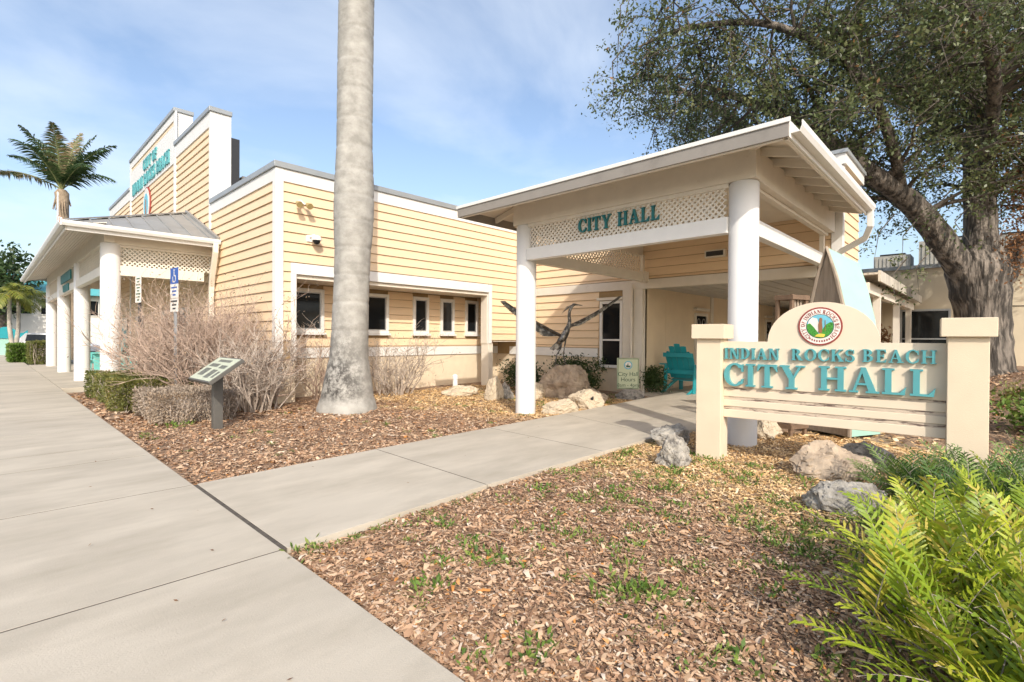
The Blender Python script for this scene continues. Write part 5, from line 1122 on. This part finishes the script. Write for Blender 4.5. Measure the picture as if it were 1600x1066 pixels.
# --- clipped hedges: leaf shells over a twig core
def hedge(label, box, m, n, ls, seed, rz=0, name='hedge', flat=True, twig=M_TWIGG, group=None, round_=.16):
    x0, x1, y0, y1, z0, z1 = box; cx, cy = (x0+x1)/2, (y0+y1)/2; t = thing(name, label, 'hedge', (cx, cy, 0), 0, group); rr = np.random.default_rng(seed)
    P = rr.uniform(-1, 1, size=(n, 3)); k = rr.integers(0, 3, n); sg_ = np.sign(rr.uniform(-1, 1, n)); dep = 1-np.abs(rr.normal(size=n))*.13
    P[np.arange(n), k] = sg_*dep; P[k == 2, 2] = np.abs(P[k == 2, 2])
    rad = np.linalg.norm(P, axis=1, keepdims=True); mxv = np.max(np.abs(P), axis=1, keepdims=True); P = P/(rad**round_*1.0)*(mxv**round_)
    lump = 1+.05*np.sin(P[:, :1]*6+seed)*np.sin(P[:, 1:2]*5+1)+.05*np.sin(P[:, 1:2]*9+P[:, :1]*7)
    S = np.array([(x1-x0)/2, (y1-y0)/2, (z1-z0)/2]); W = np.array([cx, cy, (z0+z1)/2])+P*S*lump; W[:, 2] = np.maximum(W[:, 2], 0)
    out = P/np.linalg.norm(P, axis=1, keepdims=True); V, F = leaf_quads(W, rr.uniform(ls*.6, ls*1.3, n), .5, .3, out, 1.6)
    npmesh('leaves', V, F, m, t, {'tint': np.clip(.5*rr.random(n)+.35*(.5+.5*np.sin(W[:, 0]*4+W[:, 1]*3))+.1*rr.random(n), 0, 1)})
    mb = MB(); r2 = random.Random(seed)
    for _ in range(170):
        a = Vector((r2.uniform(x0+.1, x1-.1), r2.uniform(y0+.1, y1-.1), -.05)); 
        for _k in range(3):
            b = Vector((min(x1, max(x0, a.x+r2.gauss(0, .22))), min(y1, max(y0, a.y+r2.gauss(0, .22))), r2.uniform(z1*.6, z1*1.0))); mb.tube([a, a.lerp(b, .5)+Vector((r2.gauss(0, .05), r2.gauss(0, .05), 0)), b], [.009, .006, .003], 3, False)
    mb.build('twigs', twig, t); return t
hedge('low green clipped hedge behind the dry hedge', (1.72, 3.6, 11.9, 16.2, 0, .60), M_HEDGE, 26000, .055, 41)
hedge('low dry leafless grey hedge by the sidewalk', (1.95, 3.25, 9.95, 11.75, 0, .50), M_HEDGED, 13000, .045, 42)
hedge('square clipped hedge beside the last porch column', (1.55, 3.0, 34.2, 38.5, 0, 1.1), M_HEDGE, 16000, .1, 43)
hedge('bushy yellow green shrub left of the square clipped hedge', (.9, 1.7, 37.5, 40.5, 0, .9), M_WEED, 9000, .14, 44)
# --- bare shrubs
def bare_shrub(label, c, rad, h, n, seed, m=M_TWIG, leaf=0, group=None, squash=None):
    t = thing('bare_shrub', label, 'shrub', (c[0], c[1], 0), 0, group); rr = random.Random(seed); mb = MB(); lp = []
    def grow(p, d, L, r, lev):
        pts = [p]; q = p
        for s_ in range(3):
            d = (d+Vector((rr.gauss(0, .22), rr.gauss(0, .22), rr.gauss(.05, .15)))).normalized(); q = q+d*L/3; pts.append(q)
        mb.tube(pts, [r, r*.85, r*.65, r*.4], 4 if lev < 2 else 3, False)
        if lev < 3:
            for k in range(2 if lev == 0 else 3):
                b = pts[rr.choice((1, 2, 3))]; e = (d+Vector((rr.gauss(0, .6), rr.gauss(0, .6), rr.gauss(.15, .4)))).normalized(); grow(b, e, L*rr.uniform(.5, .78), r*.58, lev+1)
        else: lp.append(np.array(q))
    for _ in range(n):
        a = rr.uniform(0, 6.283); rd = rr.random()**.6*rad*.55; p = Vector((c[0]+rd*math.cos(a)*(squash[0] if squash else 1), c[1]+rd*math.sin(a)*(squash[1] if squash else 1), -.05)); tilt = rr.uniform(.05, .75)
        d = Vector((math.cos(a)*tilt, math.sin(a)*tilt, 1)).normalized(); grow(p, d, h*rr.uniform(.36, .55), .019*rr.uniform(.7, 1.25), 0)
    mb.build('stems', m, t)
    if leaf and lp:
        P = np.repeat(np.array(lp), leaf, 0); P = P[rng.random(len(P)) < .35]+0; P = P+rng.normal(size=P.shape)*.05; V, F = leaf_quads(P, rng.uniform(.03, .06, len(P)), .5, .3); npmesh('leaves', V, F, M_HEDGED if leaf < 3 else M_HEDGE, t, {'tint': rng.random(len(P))})
    return t
for i, (x, y, r, h, n, lab) in enumerate(((3.85, 11.0, .80, 2.0, 60, 'pale bare shrub at the building corner'), (3.5, 12.1, 1.05, 2.7, 120, 'bare twiggy shrub behind the galvanised signpost'), (3.4, 13.5, 1.05, 2.7, 120, 'bare twiggy shrub in the middle of the row along the wall'), (3.45, 14.9, 1.0, 2.6, 110, 'bare twiggy shrub nearest the porch'))):
    bare_shrub(lab, (x, y), r, h, n, 60+i, M_TWIG if i else M_TWIGG, 2, 'bare shrubs along the wall')
bare_shrub('bare twiggy shrub to the right of the palm trunk', (7.6, 11.6), .85, 1.75, 40, 71, M_TWIGG, 2, 'bare shrubs by the window recess')
bare_shrub('small bare shrub to the left of the palm trunk', (5.75, 11.9), .5, 1.7, 18, 72, M_TWIG, 2, 'bare shrubs by the window recess')
# --- leafy shrubs by the back wall
def leafy(label, c, rad, h, n, seed, m=M_SHRUB, ls=.09, name='leafy_shrub', group=None):
    t = thing(name, label, 'shrub', (c[0], c[1], 0), 0, group); rr = np.random.default_rng(seed)
    k = 22; cs = np.stack([c[0]+rr.normal(size=k)*rad[0]*.42, c[1]+rr.normal(size=k)*rad[1]*.42, rr.uniform(.15, 1, k)**.7*h*.85], 1)
    P = np.repeat(cs, n//k, 0)+rr.normal(size=(n//k*k, 3))*.13; P[:, 2] = np.clip(P[:, 2], .0, h*1.1)
    V, F = leaf_quads(P, rr.uniform(ls*.6, ls*1.2, len(P)), .5, .5); npmesh('leaves', V, F, m, t, {'tint': np.clip(np.repeat(rr.uniform(0, .5, k), n//k)+rr.uniform(0, .5, len(P)), 0, 1)})
    mb = MB()
    for c_ in cs: mb.tube([(c[0], c[1], -.05), (c[0]+(c_[0]-c[0])*.5, c[1]+(c_[1]-c[1])*.5, c_[2]*.6), tuple(c_)], [.015, .01, .004], 4, False)
    mb.build('stems', M_TWIGG, t); return t
leafy('dark green shrub left of the egret boulder behind the column', (10.9, 10.0), (.8, .7), .75, 3300, 81)
leafy('broad dark green shrub right behind the egret boulder', (11.7, 8.55), (.85, .7), .95, 4400, 82)
leafy('low dark green shrub between hours sign and teal chair', (13.0, 7.0), (.62, .45), .62, 3000, 83)
leafy('dark green shrub right of the oak trunk at the picture edge', (19.6, -2.2), (1.2, .9), 1.7, 3300, 84, ls=.13)
leafy('low green ground shrub in front of the oak', (14.5, -1.2), (1.6, 1.0), .75, 3300, 85, M_HEDGE, .11)
leafy('grassy green shrub at the right edge behind the fern', (11.2, -.9), (1.2, .8), .55, 3000, 86, M_WEED, .11)
leafy('copper leafed shrub under the covered walk', (21.6, 3.0), (.8, .6), 2.1, 1600, 87, M_LEAF_DRY, .13)

# --- ferns (coontie like) at the right edge
def fern(label, c, n, L, m, seed, group, tint=(.2, .9), leaf=.13, w=.020, lean=(0, 0)):
    t = thing('fern', label, 'fern', (c[0], c[1], 0), 0, group); rr = random.Random(seed); vs, fs, ts = [], [], []; rb = MB()
    for i in range(n):
        az = rr.uniform(0, 6.283); el_ = rr.uniform(.45, 1.35); d = np.array([math.cos(az)*math.cos(el_)+lean[0], math.sin(az)*math.cos(el_)+lean[1], math.sin(el_)]); d /= np.linalg.norm(d)
        p = np.array([c[0]+rr.gauss(0, .10), c[1]+rr.gauss(0, .10), -.03]); ll = L*rr.uniform(.7, 1.15); k = 12; pts = []; droop = rr.uniform(.5, 1.2); t0 = rr.uniform(*tint)
        for s_ in range(k+1):
            pts.append(p.copy()); d = d+np.array([0, 0, -droop/k*(.3+1.4*s_/k)]); d /= np.linalg.norm(d); p = p+d*ll/k
        rb.tube([Vector(q) for q in pts], [.0045*(1-.7*s_/k) for s_ in range(k+1)], 4, False)
        nl = int(ll/.024)
        for j in range(nl):
            f = .16+.82*j/nl; kk_ = f*k; i0 = min(k-1, int(kk_)); q = pts[i0]+(pts[i0+1]-pts[i0])*(kk_-i0); dd = pts[i0+1]-pts[i0]; dd /= np.linalg.norm(dd)
            side = np.cross(dd, [0, 0, 1.]); side /= np.linalg.norm(side)+1e-6; upv = np.cross(side, dd)
            s_ = 1 if j % 2 else -1; ld = side*s_*.85+dd*.75+upv*rr.uniform(.15, .5); ld /= np.linalg.norm(ld); l = leaf*math.sin(math.pi*min(1, .22+f*.72))**.7*rr.uniform(.85, 1.15)
            wv = np.cross(ld, upv+side*s_*.3); wv /= np.linalg.norm(wv)+1e-6; wv *= w/2; mid = q+ld*l*.45+upv*.006; tip = q+ld*l-upv*.012
            o = len(vs); vs += [q-wv*.35, q+wv*.35, mid+wv, mid-wv, tip+wv*.35, tip-wv*.35]; fs += [(o, o+1, o+2, o+3), (o+3, o+2, o+4, o+5)]; tv = min(1, max(0, t0+rr.gauss(0, .10)+.15*(f-.5))); ts += [tv, tv]
    npmesh('fronds', np.array(vs), np.array(fs), m, t, {'tint': ts}); rb.build('stems', M_TWIGG, t); return t
near_f = [(2.75, -.12, 44, .72), (3.25, .16, 44, .66), (3.45, -.22, 42, .78), (3.95, .18, 42, .68), (4.15, -.30, 40, .80), (2.65, -.45, 34, .74), (4.65, .22, 40, .62), (4.9, -.3, 36, .75), (3.0, -.70, 34, .8)]
for i, (x, y, n, L) in enumerate(near_f):
    fern(['bright yellow green fern nearest the camera at the lower right', 'bright yellow green fern at the left rim of the clump', 'bright yellow green fern in the middle of the near clump', 'bright yellow green fern below the dark ferns', 'bright yellow green fern at the right picture edge', 'bright yellow green fern at the bottom right corner', 'bright yellow green fern just below the grey pitted rock', 'bright yellow green fern behind the near clump at the right', 'bright fern cut off by the bottom right edge'][i], (x, y), n, L, M_FERN_L, 90+i, 'bright ferns in the foreground', tint=(.35, 1.0), leaf=.15, w=.019)
back_f = [(5.95, .48, 70, .60), (6.1, .05, 70, .62), (6.0, -.42, 66, .64), (5.5, .05, 60, .56), (6.9, -.45, 50, .7), (7.6, -.7, 46, .7)]
for i, (x, y, n, L) in enumerate(back_f):
    fern(['dark green fern at the left foot of the right sign pillar', 'dark green fern in front of the right sign pillar', 'dark green fern right of the right sign pillar', 'dark green fern between near ferns and pillar ferns', 'dark green fern behind the right sign pillar', 'dark green fern farthest back at the right edge'][i], (x, y), n, L, M_FERN_D, 110+i, 'dark ferns by the sign pillar', tint=(.2, .9), leaf=.125, w=.013)

# --- mulch chips, weeds, sticks
def chips(name, label, n, fx, size, zone_fn, seed, lift=.012):
    rr = np.random.default_rng(seed); P = fx(rr, n); n = len(P)
    P[:, 2] = bedh(P[:, 0], P[:, 1])+rr.uniform(.0, lift*2, n)
    L = rr.gamma(3.0, size/3.0, n); L = np.clip(L, size*.3, size*3.0); Wd = L*rr.uniform(.18, .55, n)
    az = rr.uniform(0, 2*np.pi, n); ti = rr.normal(0, .22, n); rl = rr.normal(0, .28, n)
    d = np.stack([np.cos(az)*np.cos(ti), np.sin(az)*np.cos(ti), np.sin(ti)], 1); s = np.stack([-np.sin(az)*np.cos(rl), np.cos(az)*np.cos(rl), np.sin(rl)], 1); nn = np.cross(d, s)
    j = lambda: 1+rr.uniform(-.35, .35, (n, 1)); L = L[:, None]; Wd = Wd[:, None]; bend = nn*L*rr.normal(.05, .10, (n, 1))
    V = np.stack([P-d*L/2*j()-s*Wd*.35*j(), P-d*L/2*j()+s*Wd*.35*j(), P+s*Wd/2*j()+bend, P-s*Wd/2*j()+bend, P+d*L/2*j()+s*Wd*.3*j(), P+d*L/2*j()-s*Wd*.3*j()], 1).reshape(-1, 3)
    b = np.arange(n)*6; F = np.concatenate([np.stack([b, b+3, b+2, b+1], 1), np.stack([b+3, b+5, b+4, b+2], 1)]); t = np.clip(rr.beta(2.2, 2.0, n), 0, .95); t[rr.random(n) < .025] = 1.0; z = zone_fn(P)
    o = npmesh(name, V, F, M_CHIP, None, {'tint': np.concatenate([t, t]), 'zone': np.concatenate([z, z])}); tag(o, label, 'mulch', None, 'stuff'); return o
def zone(P):
    x, y = P[:, 0], P[:, 1]; nz_ = .5*np.sin(x*1.9+y*1.1)+.35*np.sin(y*2.7-x*.8+1)+.25*np.sin(5*x+3*y)
    e1 = np.clip((x-4.25+.45*nz_-.25*(y-2))/.9, 0, 1); e2 = np.clip((x-6.6+.5*nz_+.25*(y-6.5))/1.3, 0, 1)
    z = np.where(y < 4.5, e1, e2); z = z*np.where((x > 9) & (y < 1.2), np.clip(1-(x-9)/1.5, 0, 1), 1); return np.clip(z*.92+rng.normal(0, .10, len(x)), 0, 1)
def path_near(x): return np.interp(x, [q[0] for q in near], [q[1] for q in near])
def path_far(x): return np.interp(x, [q[0] for q in far], [q[1] for q in far])
def in_near(rr, n):
    # density falls with distance from the walk junction
    x = 1.5+7.7*rr.random(n)**1.35; y = -1.6+5.3*rr.random(n); k = (y < path_near(x)-.02) & (y > -.28*x-.3); return np.stack([x, y, x*0], 1)[k]
def in_far(rr, n):
    x = 1.5+9.6*rr.random(n); y = 5.85+6.2*rr.random(n)**1.3; k = (y > path_far(x)+.02) & ((y < 11.6) | ((x > 5) & (x < 11.1))); return np.stack([x, y, x*0], 1)[k]
def in_right(rr, n):
    x = 8.5+12*rr.random(n); y = -5+7.2*rr.random(n); k = (y < np.minimum(path_near(x)-.05, 2.25)); return np.stack([x, y, x*0], 1)[k]
def in_left(rr, n):
    x = 1.5+3.0*rr.random(n); y = 10+7.3*rr.random(n); return np.stack([x, y, x*0], 1)
chips('mulch_chips', 'loose brown and tan mulch chips in the near bed', 200000, in_near, .025, zone, 201)
chips('mulch_chips', 'loose mulch and leaf litter in the bed before the window recess', 100000, in_far, .034, zone, 202)
chips('mulch_chips', 'loose mulch on the rise behind the sign', 12000, in_right, .07, zone, 203)
chips('mulch_chips', 'loose dry leaf litter under the bare shrubs', 9000, in_left, .06, zone, 204)
# sticks
mb = MB(); rr = random.Random(77)
for _ in range(90):
    x, y = rr.uniform(1.8, 7), rr.uniform(-.6, 3.3)
    if rr.random() < .4: x, y = rr.uniform(2, 7), rr.uniform(6.3, 9.5)
    a = rr.uniform(0, 6.28); L = rr.uniform(.08, .3); z = float(bedh(np.array(x), np.array(y)))+.02; mb.tube([(x, y, z), (x+L*.5*math.cos(a), y+L*.5*math.sin(a), z+.012), (x+L*math.cos(a+.3), y+L*math.sin(a+.3), z)], [.004, .005, .002], 4)
tag(mb.build('fallen_twigs', mat('stick', (.45, .34, .24), .9, .2, 9)), 'thin fallen twigs lying on the mulch', 'twigs', None, 'stuff')
# weeds
W_, F_, T_s = [], [], []
rr = np.random.default_rng(55); spots = []
for _ in range(230): spots.append((rr.uniform(1.6, 6.6), rr.uniform(-.4, 3.55), rr.uniform(.5, 1.3)))
for _ in range(60): 
    f = rr.random(); spots.append((1.52+6*f+rr.normal()*.05, float(path_near(1.52+6*f))-.06-abs(rr.normal())*.06, rr.uniform(.3, .7)))
for _ in range(70): spots.append((rr.uniform(1.6, 10.5), rr.uniform(6.1, 11.2), rr.uniform(.4, .9)))
for _ in range(60): a = rr.uniform(0, 1); spots.append((4.2+2.3*a+rr.normal()*.25, .75-.1*a+rr.normal()*.35, rr.uniform(.6, 1.2)))
for _ in range(70): spots.append((rr.uniform(8.5, 11.6), rr.uniform(6.5, 9.8), rr.uniform(.6, 1.2)))
for x, y, s_ in ((2.75, 1.65, 1.5), (1.55, 3.46, 1.3), (1.72, 3.50, 1.1), (2.2, 9.9, 1.7), (2.4, 10.0, 1.5), (3.2, 2.3, 1.2), (2.3, 2.55, 1.2), (4.3, 1.2, 1.4)): spots.append((x, y, s_))
Pw, Dw, Sw = [], [], []
for (x, y, s_) in spots:
    if y < 4.4 and y > float(path_near(x))-.02 and x > 1.5: continue
    k = int(rr.integers(24, 70)); z = float(bedh(np.array(x), np.array(y)))
    d = np.stack([rr.normal(size=k)*.8, rr.normal(size=k)*.8, np.abs(rr.normal(size=k))*.6+.25], 1); Pw.append(np.array([x, y, z])+rr.normal(size=(k, 3))*np.array([.055, .055, .010])*s_+d*.015*s_); Dw.append(d); Sw.append(rr.uniform(.024, .055, k)*s_)
Pw = np.concatenate(Pw); Dw = np.concatenate(Dw); Sw = np.concatenate(Sw); V, F = leaf_quads(Pw, Sw, .38, .6, Dw, .4)
o = npmesh('weeds', V, F, M_WEED, None, {'tint': rr.random(len(Pw))}); tag(o, 'small green weeds sprouting through the mulch', 'weeds', None, 'stuff')
# a few fallen leaves on the concrete
Pf = np.array([(x, y, .006) for x, y in ((1.1, 8.0), (.9, 7.6), (1.0, 5.2), (.75, 3.3), (.9, 2.2), (1.1, 3.9), (.5, 4.6), (4.2, 4.8), (5.6, 5.0), (6.4, 5.5), (7.4, 4.5), (8.2, 5.2), (3.0, 4.3), (.7, 6.4), (1.25, 4.9), (.85, 2.9), (2.6, 5.6))])
V, F = leaf_quads(Pf, np.full(len(Pf), .03), .5, 3.0, np.stack([rng.normal(size=len(Pf)), rng.normal(size=len(Pf)), np.full(len(Pf), .15)], 1), .2); o = npmesh('fallen_leaves', V, F, M_LEAF_DRY, None, {'tint': rng.random(len(Pf))*.5}); tag(o, 'a few dry leaves scattered on the concrete', 'leaves', None, 'stuff')
